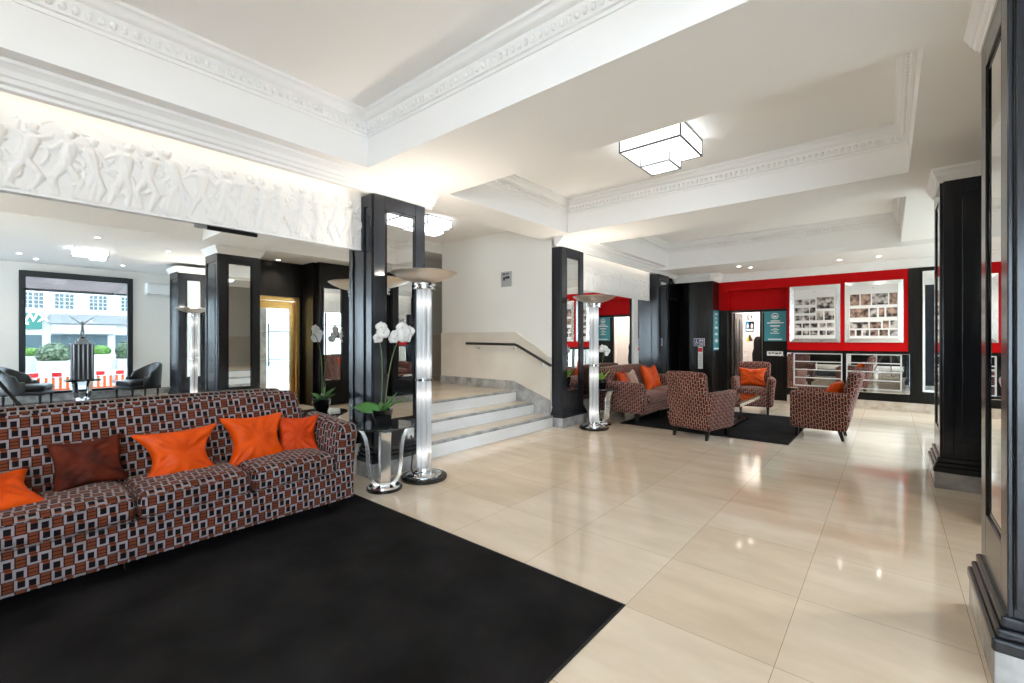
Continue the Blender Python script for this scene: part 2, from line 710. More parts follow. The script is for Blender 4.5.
def ring(mb, rect, prof):
    x0, x1, y0, y1 = rect
    vs = []
    for d, z in prof:
        vs += [(x0 + d, y0 + d, z), (x1 - d, y0 + d, z), (x1 - d, y1 - d, z), (x0 + d, y1 - d, z)]
    fs = []
    for i in range(len(prof) - 1):
        for k in range(4):
            l = (k + 1) % 4
            fs.append((i * 4 + k, i * 4 + l, (i + 1) * 4 + l, (i + 1) * 4 + k))
    mb.add(vs, fs)


CROWN = [(0.0, 3.055), (0.012, 3.055), (0.012, 3.078), (0.026, 3.084), (0.030, 3.100), (0.034, 3.135), (0.050, 3.150), (0.050, 3.165), (0.062, 3.172), (0.078, 3.195), (0.088, 3.222), (0.098, 3.226), (0.098, 3.25)]
for i, rc in enumerate(CO):
    m = MB()
    ring(m, rc, CROWN)
    x0, x1, y0, y1 = rc
    d, z = 0.040, 3.118
    segs = [((x0 + d, y0 + d), (x0 + d, y1 - d)), ((x0 + d, y1 - d), (x1 - d, y1 - d)), ((x1 - d, y1 - d), (x1 - d, y0 + d))]
    for (a, b) in segs:
        L = math.dist(a, b)
        n = int(L / 0.052)
        for q in range(n):
            f = (q + 0.5) / n
            px, py = a[0] + (b[0] - a[0]) * f, a[1] + (b[1] - a[1]) * f
            m.sphere((px, py, z), (0.017, 0.017, 0.024), 6, 4)
    struct('trim_%d' % (i + 1), m, 'trim_white', smooth=50)

# cornices along the left wall, over the far wall, and round the pillars on the right
CN = [(-3.762, 2.672), (-3.712, 2.672), (-3.708, 2.692), (-3.682, 2.700), (-3.668, 2.722), (-3.655, 2.728), (-3.640, 2.755), (-3.612, 2.774), (-3.600, 2.780), (-3.600, 2.80), (-3.762, 2.80)]
for i, (a, b) in enumerate(((-5.0, 3.10), (5.44, 10.35))):
    m = MB()
    m.prism(CN, a, b, 'y')
    struct('trim_%d' % (i + 4), m, 'trim_white')
m = MB()
m.prism([(10.76, 2.575), (10.735, 2.575), (10.73, 2.60), (10.70, 2.615), (10.675, 2.66), (10.64, 2.70), (10.62, 2.715), (10.62, 2.735), (10.76, 2.735)], -2.97, 0.27, 'x')
m.prism([(10.31, 2.575), (10.285, 2.575), (10.28, 2.60), (10.25, 2.615), (10.225, 2.66), (10.19, 2.70), (10.17, 2.715), (10.17, 2.735), (10.31, 2.735)], -3.80, -2.93, 'x')
m.prism([(10.74, 2.575), (10.715, 2.575), (10.71, 2.60), (10.68, 2.615), (10.655, 2.66), (10.62, 2.70), (10.60, 2.715), (10.60, 2.735), (10.74, 2.735)], 0.25, 1.6, 'x')
m.prism([(-2.965, 2.575), (-2.925, 2.575), (-2.92, 2.60), (-2.89, 2.615), (-2.865, 2.66), (-2.83, 2.70), (-2.81, 2.735), (-2.965, 2.735)], 10.17, 10.75, 'y')
struct('trim_6', m, 'trim_white')


def cornice_ring(mb, x0, x1, y0, y1):
    """outward-stepping cornice round a free-standing pillar"""
    prof = [(0.0, 2.672), (0.012, 2.672), (0.016, 2.692), (0.04, 2.700), (0.055, 2.722), (0.068, 2.728), (0.082, 2.755), (0.10, 2.774), (0.108, 2.780), (0.108, 2.80)]
    ring(mb, (x0, x1, y0, y1), [(-d * 0.5, z) for d, z in prof])


m = MB()
for (y0, y1) in ((2.47, 3.10), (5.45, 6.10)):
    cornice_ring(m, 0.335, 0.94, y0, y1)
cornice_ring(m, 3.30, 3.95, 2.66, 3.19)
struct('trim_7', m, 'trim_white')

# left wall (behind the mirrors) and stair hall
m = MB()
m.box(-4.12, -5.0, 0, -3.935, 2.62, ZS)
m.box(-4.12, 5.62, 0, -3.935, 11.2, ZS)
struct('wall_left', m, 'wall_white')
m = MB()
m.box(-6.33, 5.53, 0, -3.875, 5.62, 3.1)
struct('wall_stairs', m, 'wall_white')
m = MB()
m.box(-7.95, 2.5, 0, -7.8, 8.6, 3.1)
m.box(-7.8, 8.4, 0, -3.9, 8.6, 3.1)
m.box(-7.8, 2.45, 0, -4.12, 2.6, 3.1)
struct('wall_hall', m, 'wall_white')
m = MB()
m.box(-6.55, 2.6, 2.88, -6.33, 5.53, 3.07)
struct('trim_13', m, 'wall_white')
m = MB()
for (a, b, c, d) in ((6.25, 6.33, 0.52, 2.55), (7.15, 7.23, 0.52, 2.55), (6.33, 7.15, 2.47, 2.55)):
    m.box(-7.80, a, c, -7.75, b, d)
struct('door_4', m, 'trim_white')
m = MB()   # darker lining of the corridor beyond the landing
m.box(-7.80, 2.62, 0.52, -7.785, 8.38, 1.40)
struct('trim_8', m, 'cream_marble')

m = MB()
rz_ = [(-3.84, 0.0), (-3.84, 0.165), (-4.17, 0.165), (-4.17, 0.33), (-4.52, 0.33), (-4.52, 0.495), (-7.8, 0.495), (-7.8, 0.0)]
m.prism(rz_, 3.0, 5.53, 'y')
m.box(-7.8, 5.62, 0, -4.12, 8.4, 0.495)
m.box(-7.8, 5.53, 0, -6.33, 5.62, 0.495)
m.box(-7.8, 2.6, 0, -4.12, 3.0, 0.495)
st = struct('stairs', m, 'stair_marble')
for k, (x, z) in enumerate(((-3.84, 0.165), (-4.17, 0.33), (-4.52, 0.495))):
    m = MB()
    m.box(x - 0.045, 3.0, z, x + 0.012, 5.53, z + 0.006)
    m.box(x, 3.0, z - 0.022, x + 0.012, 5.53, z)
    m.build('nosing', 'grey_marble', st)
for (a, b, z, ya, yb) in ((-4.17, -3.885, 0.165, 3.0, 5.485), (-4.52, -4.215, 0.33, 3.0, 5.485), (-7.78, -4.565, 0.495, 2.62, 5.485), (-7.78, -6.34, 0.495, 5.485, 8.38)):
    m = MB()
    m.box(a, ya, z, b, yb, z + 0.005)
    m.build('tread', 'landing_marble', st)

m = MB()   # polished cream dado on the stair wall
m.prism([(-6.33, 0.495), (-6.33, 1.402), (-4.55, 1.402), (-3.877, 1.01), (-3.877, 0.165), (-4.52, 0.495)], 5.505, 5.53, 'y')
struct('trim_9', m, 'cream_marble')
m = MB()
m.prism([(-6.33, 1.402), (-6.33, 1.422), (-4.545, 1.422), (-3.877, 1.032), (-3.877, 1.01), (-4.55, 1.402)], 5.498, 5.53, 'y')
struct('trim_10', m, 'cream_marble')
m = MB()   # grey marble skirting following the steps
m.prism([(-6.33, 0.495), (-6.33, 0.642), (-4.585, 0.642), (-3.877, 0.39), (-3.877, 0.165), (-4.17, 0.165), (-4.17, 0.33), (-4.52, 0.33), (-4.52, 0.495)], 5.485, 5.506, 'y')
struct('baseboard_stairs', m, 'grey_marble')

# far wall
m = MB()
m.box(-2.95, 10.75, 2.38, 0.25, 10.95, 2.74)
m.box(-1.62, 10.75, 1.085, 0.25, 10.95, 2.38)
m.box(-2.95, 10.75, 1.95, -2.77, 10.95, 2.38)
m.box(-2.77, 10.95, 1.95, -1.62, 11.05, 2.38)
struct('wall_far', m, 'red_paint')
m = MB()
m.box(-1.62, 10.752, 0.0, 0.25, 10.95, 1.085)
m.box(0.25, 10.735, 0.0, 1.75, 10.95, 2.74)
m.box(-2.95, 10.752, 0, -2.77, 10.95, 1.95)
struct('wall_far_panelling', m, 'dark_wood')
m = MB()
m.box(-3.46, 10.30, 0, -2.95, 10.95, 2.74)
struct('wall_corner', m, 'dark_wood')
m = MB()
m.box(-1.62, 10.725, 0, 1.75, 10.755, 0.165)
struct('baseboard_far', m, 'skirting_beige')
m = MB()
m.box(-2.77, 10.93, 1.90, -1.62, 11.05, 1.955)
m.box(-2.77, 10.93, 0, -2.73, 11.05, 1.90)
m.box(-2.165, 10.94, 0, -2.125, 11.04, 1.90)
m.box(-1.66, 10.93, 0, -1.62, 11.05, 1.90)
struct('door_frame', m, 'dark_wood', bevel=0.004)


def panel_door(name, w, h, m_leaf, hinge, rz, handle='chrome'):
    """leaf from x=0..w in its own frame, four sunk panels, lever handle"""
    mb = MB()
    t = 0.04
    mb.box(0, 0, 0, w, t, h)
    o = mb.build(name, m_leaf, None, bevel=0.003)
    o.location = hinge
    o.rotation_euler = (0, 0, rz)
    tag(o, kind='structure')
    for (z0, z1) in ((0.12, 0.50 * h - 0.08), (0.5 * h + 0.02, h - 0.12)):
        for (a, b) in ((0.08, w / 2 - 0.03), (w / 2 + 0.03, w - 0.08)):
            p = MB()
            for s_ in (-0.008, t + 0.001):
                p.box(a, s_, z0, b, s_ + 0.007, z1)
            p.build('panel', m_leaf, o, bevel=0.003)
    q = MB()
    q.tube([(w - 0.05, -0.045, 0.95), (w - 0.17, -0.045, 0.95)], 0.009, 8)
    q.tube([(w - 0.05, 0.0, 0.95), (w - 0.05, -0.05, 0.95)], 0.010, 8)
    q.build('handle', handle, o, smooth=60)
    return o


panel_door('door_1', 0.46, 1.89, 'dark_wood', (-2.12, 10.97, 0.005), 0)
panel_door('door_2', 0.62, 1.89, 'dark_wood', (-2.675, 10.99, 0.005), math.radians(88))
# corridor behind the doorway
m = MB()
m.box(-3.6, 12.4, 0, -0.6, 12.5, 2.5)
m.box(-1.55, 11.05, 0, -1.45, 12.4, 2.5)
m.box(-3.6, 11.05, 0, -3.5, 12.4, 2.5)
m.box(-3.6, 11.05, 2.4, -1.45, 12.5, 2.5)
struct('wall_corridor', m, 'wall_white')
panel_door('door_3', 0.78, 1.95, 'wall_white', (-3.10, 12.33, 0.005), 0, 'black_metal')
lamp('corridor_lamp', 'POINT', (-2.3, 11.7, 2.25), 22, (1.0, 0.96, 0.90), 0.12)

# dark recess between third pillar and corner: louvred doorway
m = MB()
m.box(-3.93, 9.75, 2.20, -3.80, 10.95, 2.735)
m.box(-3.93, 9.75, 0, -3.88, 10.95, 2.20)
m.box(-3.88, 10.90, 0, -3.46, 10.95, 2.735)
struct('wall_left_recess', m, 'dark_void')
m = MB()
for k in range(4):
    m.box(-3.805, 9.80, 2.26 + 0.09 * k, -3.785, 10.88, 2.32 + 0.09 * k)
struct('trim_11', m, 'dark_wood')

# right-hand side: partition wall with entrance, lounge walls, rear wall with tall windows
m = MB()
m.box(0.62, 4.27, 0, 0.75, 5.46, ZS)
m.box(1.19, 3.10, 2.13, 1.30, 4.27, ZS)
m.box(0.75, 4.21, 0, 1.30, 4.27, ZS)
m.box(1.19, 4.15, 0, 1.30, 4.27, 2.13)
m.box(1.19, 3.10, 0, 1.30, 3.17, 2.13)
m.box(0.94, 3.04, 0, 1.30, 3.10, ZS)
struct('wall_right_panelling', m, 'dark_wood')
m = MB()
m.box(1.60, 6.10, 0, 1.75, 10.95, 0.25)
m.box(1.60, 6.10, 2.60, 1.75, 10.95, ZS)
for y in (6.10, 8.35, 10.65):
    m.box(1.60, y, 0.25, 1.75, y + 0.30, 2.60)
m.box(0.90, 6.02, 0, 1.60, 6.10, ZS)
struct('wall_right', m, 'wall_white')
m = MB()
m.box(1.30, 3.19, 0, 5.75, 3.29, 2.95)
struct('wall_lounge', m, 'wall_white')
m = MB()
m.box(5.60, -0.45, 0, 5.75, 0.55, 2.95)
m.box(5.60, -5, 0, 5.75, -0.45, 0.25)
m.box(5.60, -5, 2.60, 5.75, -0.45, 2.95)
m.box(5.60, -2.75, 0.25, 5.75, -2.45, 2.60)
m.box(5.60, 2.33, 0, 5.75, 3.19, 2.95)
m.box(5.60, 0.55, 2.70, 5.75, 2.33, 2.95)
m.box(5.60, 0.55, 0, 5.75, 2.33, 0.17)
struct('wall_window', m, 'wall_white')
m = MB()
m.box(5.575, -5, 0, 5.60, 3.19, 0.15)
m.box(1.30, 3.165, 0, 5.6, 3.19, 0.15)
struct('baseboard_lounge', m, 'grey_marble')
m = MB()
for (a, b) in ((-4.12, -3.8), (-1.6, -1.4), (0.8, 1.0), (3.2, 3.4), (5.6, 5.75)):
    m.box(a, -5.15, 0, b, -5.0, 3.4)
m.box(-4.12, -5.15, 0, 5.75, -5.0, 0.10)
m.box(-4.12, -5.15, 2.75, 5.75, -5.0, 3.4)
struct('wall_rear', m, 'wall_white')
m = MB()
m.box(-3.9, -5.12, 0, 0.8, -5.02, 2.80)  # unseen dark screen, added to keep bright windows out of the cabinet reflections
struct('added_rear_screen', m, 'dark_wood')
for k, (a, b) in enumerate(((1.0, 3.2), (3.4, 5.6))):
    m = MB()
    for x in (a, (a + b) / 2 - 0.025, b - 0.05):
        m.box(x, -5.10, 0.10, x + 0.05, -5.05, 2.75)
    for z in (0.10, 1.9, 2.7):
        m.box(a, -5.10, z, b, -5.05, z + 0.05)
    w_ = struct('window_%d' % (k + 2), m, 'window_frame')
    g_ = MB()
    g_.box(a + 0.04, -5.078, 0.14, b - 0.04, -5.072, 2.71)
    g_.build('pane', 'clear_glass', w_)

def added_side_window(name, x, y0, y1):
    mb = MB()
    for y in (y0, (y0 + y1) / 2 - 0.025, y1 - 0.05):
        mb.box(x + 0.05, y, 0.25, x + 0.10, y + 0.05, 2.60)
    for z in (0.25, 1.9, 2.55):
        mb.box(x + 0.05, y0, z, x + 0.10, y1, z + 0.05)
    w_ = struct(name, mb, 'window_frame')
    g_ = MB()
    g_.box(x + 0.072, y0 + 0.04, 0.29, x + 0.078, y1 - 0.04, 2.56)
    g_.build('pane', 'tinted_glass' if x < 3 else 'clear_glass', w_)


added_side_window('window_6', 1.60, 6.40, 8.35)  # unseen right-wall windows added to let daylight into the back of the lobby
added_side_window('window_7', 1.60, 8.65, 10.65)
added_side_window('window_8', 5.60, -2.45, -0.45)  # unseen lounge windows added for more ambient daylight
added_side_window('window_9', 5.60, -5.0, -2.75)

# street window
m = MB()
for (y0, y1, z0, z1) in ((0.55, 0.64, 0.17, 2.70), (2.24, 2.33, 0.17, 2.70), (0.64, 2.24, 2.58, 2.70), (0.64, 2.24, 0.17, 0.22)):
    m.box(5.55, y0, z0, 5.68, y1, z1)
w_ = struct('window_1', m, 'window_frame', bevel=0.004)
m = MB()
m.box(5.625, 0.63, 0.21, 5.632, 2.25, 2.59)
m.build('pane', 'tinted_glass', w_)
m = MB()
m.box(2.0, -4.0, 0.0, 5.57, 2.45, 0.008)
struct('floor_lounge', m, 'stone_carpet')

# stone pier outside the entrance
m = MB()
m.box(2.0, 3.5, 0, 2.3, 3.85, 2.8)
m.box(1.96, 3.46, 0, 2.34, 3.89, 0.2)
struct('trim_12', m, 'grey_marble', bevel=0.01)


# ------------------------------------------------------------------ pillars
def pillar(label, x_front, face, y0, y1, depth=0.6, z1=2.79, side_panel=True, plinth_h=0.14):
    """face=+1: mirrored face looks to +X; built in world axes about an empty at its foot"""
    yc = (y0 + y1) / 2
    w = y1 - y0
    t = thing('pillar', label, 'pillar', (x_front, yc, 0))
    F = face

    def bx(mb, a0, a1, b0, b1, c0, c1):       # a: distance out from the front face
        xa, xb = sorted((F * a0, F * a1))
        mb.box(xa, b0, c0, xb, b1, c1)
    h = w / 2
    mb = MB()
    bx(mb, -depth, -0.016, -h + 0.001, h - 0.001, 0.10, z1)
    mb.build('shaft', 'black_panel', t, bevel=0.003)
    fr = MB()
    s_ = 0.12 if w > 0.5 else 0.10
    zt, zb = 2.55, 0.50
    bx(fr, -0.016, 0, -h, -h + s_, 0.10, z1)
    bx(fr, -0.016, 0, h - s_, h, 0.10, z1)
    bx(fr, -0.016, 0, -h + s_, h - s_, zt, z1)
    bx(fr, -0.016, 0, -h + s_, h - s_, 0.10, zb)
    fr.build('face_frame', 'black_panel', t, bevel=0.004)
    bd = MB()
    g = 0.03
    for (b0, b1, c0, c1) in ((-h + s_, -h + s_ + g, zb, zt), (h - s_ - g, h - s_, zb, zt), (-h + s_ + g, h - s_ - g, zt - g, zt), (-h + s_ + g, h - s_ - g, zb, zb + g)):
        bx(bd, -0.016, -0.008, b0, b1, c0, c1)
    bd.build('bead', 'black_gloss', t, bevel=0.003)
    mi = MB()
    bx(mi, -0.016, -0.010, -h + s_ + g, h - s_ - g, zb + g, zt - g)
    mi.build('mirror_panel', 'mirror', t)
    if side_panel:
        sp = MB()
        xs = sorted((F * -0.02, F * -depth))
        q = 0.07
        yy = -h - 0.012
        for (a, b, c0, c1) in ((xs[0], xs[0] + q, 0.30, z1), (xs[1] - q, xs[1], 0.30, z1), (xs[0] + q, xs[1] - q, 2.56, z1), (xs[0] + q, xs[1] - q, 0.30, 0.42)):
            sp.box(a, yy, c0, b, -h + 0.002, c1)
        if xs[1] - xs[0] > 0.4:
            sp.box(xs[0] + q + 0.05, yy + 0.004, 0.47, xs[1] - q - 0.05, -h + 0.002, 2.51)
        sp.build('side_frame', 'black_panel', t, bevel=0.004)
    mo = MB()
    for (o, c0, c1) in ((0.045, plinth_h, plinth_h + 0.05), (0.032, plinth_h + 0.05, plinth_h + 0.085), (0.018, plinth_h + 0.085, plinth_h + 0.13)):
        bx(mo, -depth - 0.005, o, -h - o, h + o, c0, c1)
    mo.build('base_moulding', 'black_panel', t, bevel=0.010)
    pl = MB()
    bx(pl, -depth - 0.005, 0.038, -h - 0.038, h + 0.038, 0, plinth_h)
    pl.build('plinth', 'grey_marble', t, bevel=0.004)
    return t


pillar('black panelled pillar behind the near orchid table, between the wall mirror and the steps', -3.70, 1, 2.395, 3.00, 0.225, 2.672)
pillar('black panelled pillar at the right end of the steps, beside the handrail', -3.70, 1, 5.55, 6.16, 0.225, 2.672)
pillar('narrow-looking black pillar behind the far sofa, next to the dark doorway', -3.70, 1, 9.17, 9.75, 0.225, 2.672)
pillar('large black pillar cropped by the right edge of the picture', 0.335, -1, 2.475, 3.095)
pillar('blue-black pillar on a grey marble plinth, right of the red wall', 0.335, -1, 5.455, 6.095)
pillar('black pillar by the lounge, seen only in the wall mirror', 3.30, -1, 2.66, 3.19)

m = MB()
m.box(0.606, 4.36, 0.5, 0.622, 4.70, 2.3)
t = thing('wall_mirror', 'narrow mirror on the dark wall beside the brass entrance door', 'mirror', (0, 0, 0))
m.build('glass', 'mirror', t)
m = MB()
for (y0, y1, z0, z1) in ((4.33, 4.36, 0.47, 2.33), (4.70, 4.73, 0.47, 2.33), (4.36, 4.70, 2.30, 2.33), (4.36, 4.70, 0.47, 0.50)):
    m.box(0.60, y0, z0, 0.622, y1, z1)
m.build('frame', 'black_gloss', t)

# ------------------------------------------------------------------ wall mirrors and relief friezes
t = thing('wall_mirror', 'huge frameless wall mirror behind the long sofa', 'mirror', (XM, 0.6, 0.3))
m = MB()
m.box(-0.014, -2.2, 0, 0, 1.795, 1.86)
m.build('glass', 'mirror', t)
m = MB()
m.box(-0.014, -2.2, 1.86, 0.03, 1.795, 1.868)
m.build('top_edge', 'grey_metal', t)
t = thing('wall_mirror', 'frameless wall mirror behind the far sofa, under the smaller frieze', 'mirror', (XM, 7.6, 0.3))
m = MB()
m.box(-0.014, -1.43, 0, 0, 1.57, 1.86)
m.build('glass', 'mirror', t)


def smax(a, b, k):
    h = np.clip(0.5 + 0.5 * (a - b) / k, 0, 1)
    return b * (1 - h) + a * h + k * h * (1 - h)


def frieze(name, label, y0, y1, z0, z1, nu, nv, seed, step, big):
    """low relief: a row of generic robed dancers as a height field"""
    rg = np.random.RandomState(seed)
    Y, Z = np.meshgrid(np.linspace(y0, y1, nu + 1), np.linspace(z0, z1, nv + 1), indexing='ij')
    H = np.zeros_like(Y) + 0.004

    def cap(a, b, ra, rb, k=0.85):
        nonlocal H
        ax, az = a
        bx_, bz = b
        dx, dz = bx_ - ax, bz - az
        tt = np.clip(((Y - ax) * dx + (Z - az) * dz) / max(dx * dx + dz * dz, 1e-9), 0, 1)
        d = np.hypot(Y - ax - tt * dx, Z - az - tt * dz)
        r = ra + (rb - ra) * tt
        h = np.sqrt(np.clip(1 - (d / r) ** 2, 0, 1)) * r * k * 1.25
        H = smax(H, h, 0.0035)
    hz = z1 - z0
    y = y0 + step * 0.4
    s = big
    while y < y1 - 0.06:
        L = rg.uniform(-0.05, 0.05) * s
        hip = (y, z0 + 0.235 * s + rg.uniform(-0.01, 0.05))
        ch = (y + L, hip[1] + 0.135 * s)
        hd = (ch[0] + rg.uniform(-0.03, 0.03) * s, ch[1] + 0.085 * s)
        cap(hip, ch, 0.033 * s, 0.043 * s)
        if rg.rand() < 0.4:
            cap((hip[0], hip[1] - 0.02 * s), (hip[0] + rg.uniform(-0.05, 0.05) * s, z0 + 0.07 * s), 0.045 * s, 0.070 * s, 0.30)
        cap(hd, (hd[0] + 0.004, hd[1] + 0.012), 0.030 * s, 0.028 * s, 1.0)
        cap((hd[0] - 0.02 * s, hd[1] + 0.02 * s), (hd[0] + 0.022 * s, hd[1] + 0.02 * s), 0.015 * s, 0.015 * s, 1.2)
        for sd in (-1, 1):
            kn = (y + sd * rg.uniform(0.02, 0.085) * s, hip[1] - 0.11 * s)
            ft = (kn[0] + rg.uniform(-0.05, 0.06) * s, z0 + 0.02)
            cap(hip, kn, 0.032 * s, 0.024 * s)
            cap(kn, ft, 0.027 * s, 0.015 * s)
            cap(ft, (ft[0] + sd * 0.03 * s, ft[1] - 0.005), 0.013 * s, 0.009 * s)
            el = (ch[0] + sd * rg.uniform(0.07, 0.10) * s, ch[1] + rg.uniform(-0.05, 0.06) * s)
            ha = (el[0] + sd * rg.uniform(0.0, 0.07) * s, el[1] + rg.uniform(-0.05, 0.10) * s)
            cap((ch[0] + sd * 0.035 * s, ch[1] + 0.02 * s), el, 0.022 * s, 0.017 * s)
            cap(el, ha, 0.017 * s, 0.011 * s)
        # swags of cloth, instruments, plants between the figures
        for q in range(3):
            a0 = rg.uniform(0, PI)
            R = rg.uniform(0.04, 0.085) * s
            cx, cz = y + rg.uniform(-0.12, 0.12) * s, hip[1] + rg.uniform(-0.10, 0.10) * s
            pts = [(cx + R * math.cos(a0 + PI + q2 * 0.5), cz + R * 1.25 * math.sin(a0 + PI + q2 * 0.5)) for q2 in range(7)]
            for p_, q_ in zip(pts, pts[1:]):
                cap(p_, q_, 0.012 * s, 0.011 * s, 1.1)
        for q in range(3):
            fx = y + step * 0.5 + rg.uniform(-0.03, 0.03)
            fz = z0 + rg.uniform(0.30, 0.52) * s
            cap((fx, fz), (fx + rg.uniform(-0.05, 0.05), fz + rg.uniform(-0.03, 0.05)), 0.012 * s, 0.006 * s, 1.2)
        y += step * rg.uniform(0.85, 1.15)
    # cloth folds and tool marks
    H = H + np.where(H > 0.012, 0.0016 * np.sin(Y * 210 + 3 * np.sin(Z * 18)), 0.0)
    H = H + 0.0012 * np.sin(Y * 47 + Z * 31) * np.sin(Z * 60 - Y * 21)
    t = thing(name, label, 'frieze', (XM - 0.012, 0, 0))
    vs = np.stack([H + 0.034, Y, Z], -1).reshape(-1, 3).tolist()
    mb = MB()
    n2 = nv + 1
    fs = [(i * n2 + j, (i + 1) * n2 + j, (i + 1) * n2 + j + 1, i * n2 + j + 1) for i in range(nu) for j in range(nv)]
    mb.v = vs
    mb.f = fs
    mb.build('carving', 'relief_plaster', t, smooth=180, recalc=False)
    bk = MB()
    bk.box(0, y0, z0, 0.036, y1, z1)
    bk.build('slab', 'relief_plaster', t)
    ed = MB()
    ed.box(0.0, y0, z0 - 0.012, 0.045, y1, z0)
    ed.build('edge_strip', 'trim_white', t)
    return t


frieze('relief_frieze', 'large white plaster frieze of dancing figures above the long sofa mirror', -1.6, 2.38, 2.168, 2.795, 840, 150, 3, 0.150, 0.86)
frieze('relief_frieze', 'smaller white carved frieze above the far sofa mirror', 6.17, 9.16, 2.13, 2.795, 640, 140, 11, 0.085, 0.72)
# warm lamps lying in the cove behind the cornice
for k, (a, b) in enumerate(((-1.6, 2.38), (6.2, 9.15))):
    lamp('cove_lamp', 'AREA', (-3.785, (a + b) / 2, 2.765), K_COVE * (b - a), (1.0, 0.90, 0.74), b - a, (0, math.radians(62), 0), 0.03)
for o_ in bpy.data.objects:
    if o_.name.startswith('cove_lamp'):
        d_ = o_.data
        d_.shape = 'RECTANGLE'
        d_.size, d_.size_y = 0.03, d_.size
# ------------------------------------------------------------------ rugs
def rug(label, x0, x1, y0, y1):
    t = thing('rug', label, 'rug', ((x0 + x1) / 2, (y0 + y1) / 2, 0))
    hx, hy = (x1 - x0) / 2, (y1 - y0) / 2
    m = MB()
    m.box(-hx, -hy, 0.0, hx, hy, 0.008)
    m.build('pile', 'carpet', t, bevel=0.003)
    e = MB()
    b = 0.010
    for (a0, a1, b0, b1) in ((-hx - b, -hx, -hy - b, hy + b), (hx, hx + b, -hy - b, hy + b), (-hx, hx, -hy - b, -hy), (-hx, hx, hy, hy + b)):
        e.box(a0, b0, 0.0, a1, b1, 0.006)
    e.build('binding', 'rubber', t)


rug('large black rug in the foreground under the long sofa', -3.45, -1.0, -2.4, 2.03)
rug('black rug at the back under the group of armchairs and low table', -3.20, -0.966, 6.42, 8.75)


# ------------------------------------------------------------------ sofas
def lerp(a, b, f):
    return a + (b - a) * f


def sofa(label, loc, L, seats, depth, fab, seat_h, arm_h, back_h, leg=0.09, arm_w=0.16):
    """front edge on x=0 facing +X, length along y, centred on the empty"""
    t = thing('sofa', label, 'sofa', loc)
    D = depth
    h = L / 2
    m = MB()
    m.rbox((-D / 2 + 0.02, 0, (leg + 0.305) / 2), (D - 0.05, L - 0.03, 0.305 - leg), 0.02, 6, M=None)
    m.build('base', fab, t, smooth=50, uv=True)
    w = (L - 2 * arm_w) / seats

    def backfn(p, u):
        f = (u[2] + 1) / 2
        fr = -D * 0.60 - 0.15 * f + 0.02 * math.sin(f * PI)
        bk = -D * 0.90 - 0.06 * f
        x = (fr + bk) / 2 + u[0] * (fr - bk) / 2
        return (x, p.y * (1 - 0.035 * f), p.z + 0.012 * (1 - u[1] ** 2) * f)
    m = MB()
    m.rbox((0, 0, (0.30 + back_h) / 2), (0.22, L - 2 * arm_w + 0.03, back_h - 0.30), 0.055, 12, backfn)
    m.build('backrest', fab, t, smooth=60, uv=True)
    for sd in (-1, 1):
        def armfn(p, u, sd=sd):
            f = (u[2] + 1) / 2
            fl = 0.045 * f * f
            x = p.x - (0.02 * (1 - f) if u[0] > 0 else 0)
            z = p.z + 0.04 * f * (-p.x / D)
            return (x, p.y + sd * fl, z)
        m = MB()
        m.rbox((-D * 0.46, sd * (h - arm_w / 2), (leg + arm_h) / 2), (D * 0.92, arm_w, arm_h - leg), 0.062, 12, armfn)
        m.build('armrest', fab, t, smooth=60, uv=True)
    for k in range(seats):
        yc = -h + arm_w + w * (k + 0.5)

        def cfn(p, u):
            e = (1 - u[0] ** 2) * (1 - u[1] ** 2)
            return (p.x, p.y, p.z + (0.012 * e if u[2] > 0 else 0) - 0.004)
        m = MB()
        m.rbox((-D * 0.33 + 0.005, yc, (0.302 + seat_h) / 2), (D * 0.66 + 0.015, w - 0.006, seat_h - 0.300), 0.05, 12, cfn)
        c = m.build('seat_cushion', fab, t, smooth=60, uv=True)
        pm = MB()
        for z in (0.318, seat_h - 0.022):
            pts = [(0.012 + 0.002, yc - w / 2 + 0.03 + (w - 0.06) * q / 8, z) for q in range(9)]
            pm.tube(pts, 0.004, 6)
        pm.build('piping', fab, c, smooth=60, uv=True)
    for sx in (-0.16, -D + 0.10):
        for sy in (-h + 0.10, 0, h - 0.10):
            m = MB()
            m.box(sx - 0.03, sy - 0.03, 0.0, sx + 0.03, sy + 0.03, leg + 0.005)
            m.build('leg', 'dark_wood', t, bevel=0.004)
    return t


sofa('long geometric-patterned velvet sofa in front of the big wall mirror', (-3.135, 0.565, 0.008), 2.63, 4, 0.735, 'weave', 0.452, 0.645, 0.875, 0.085)
sofa('smaller brown patterned sofa at the back beneath the smaller frieze mirror', (-2.83, 7.42, 0.008), 1.92, 2, 0.94, 'weave_small', 0.44, 0.62, 0.83, 0.15)


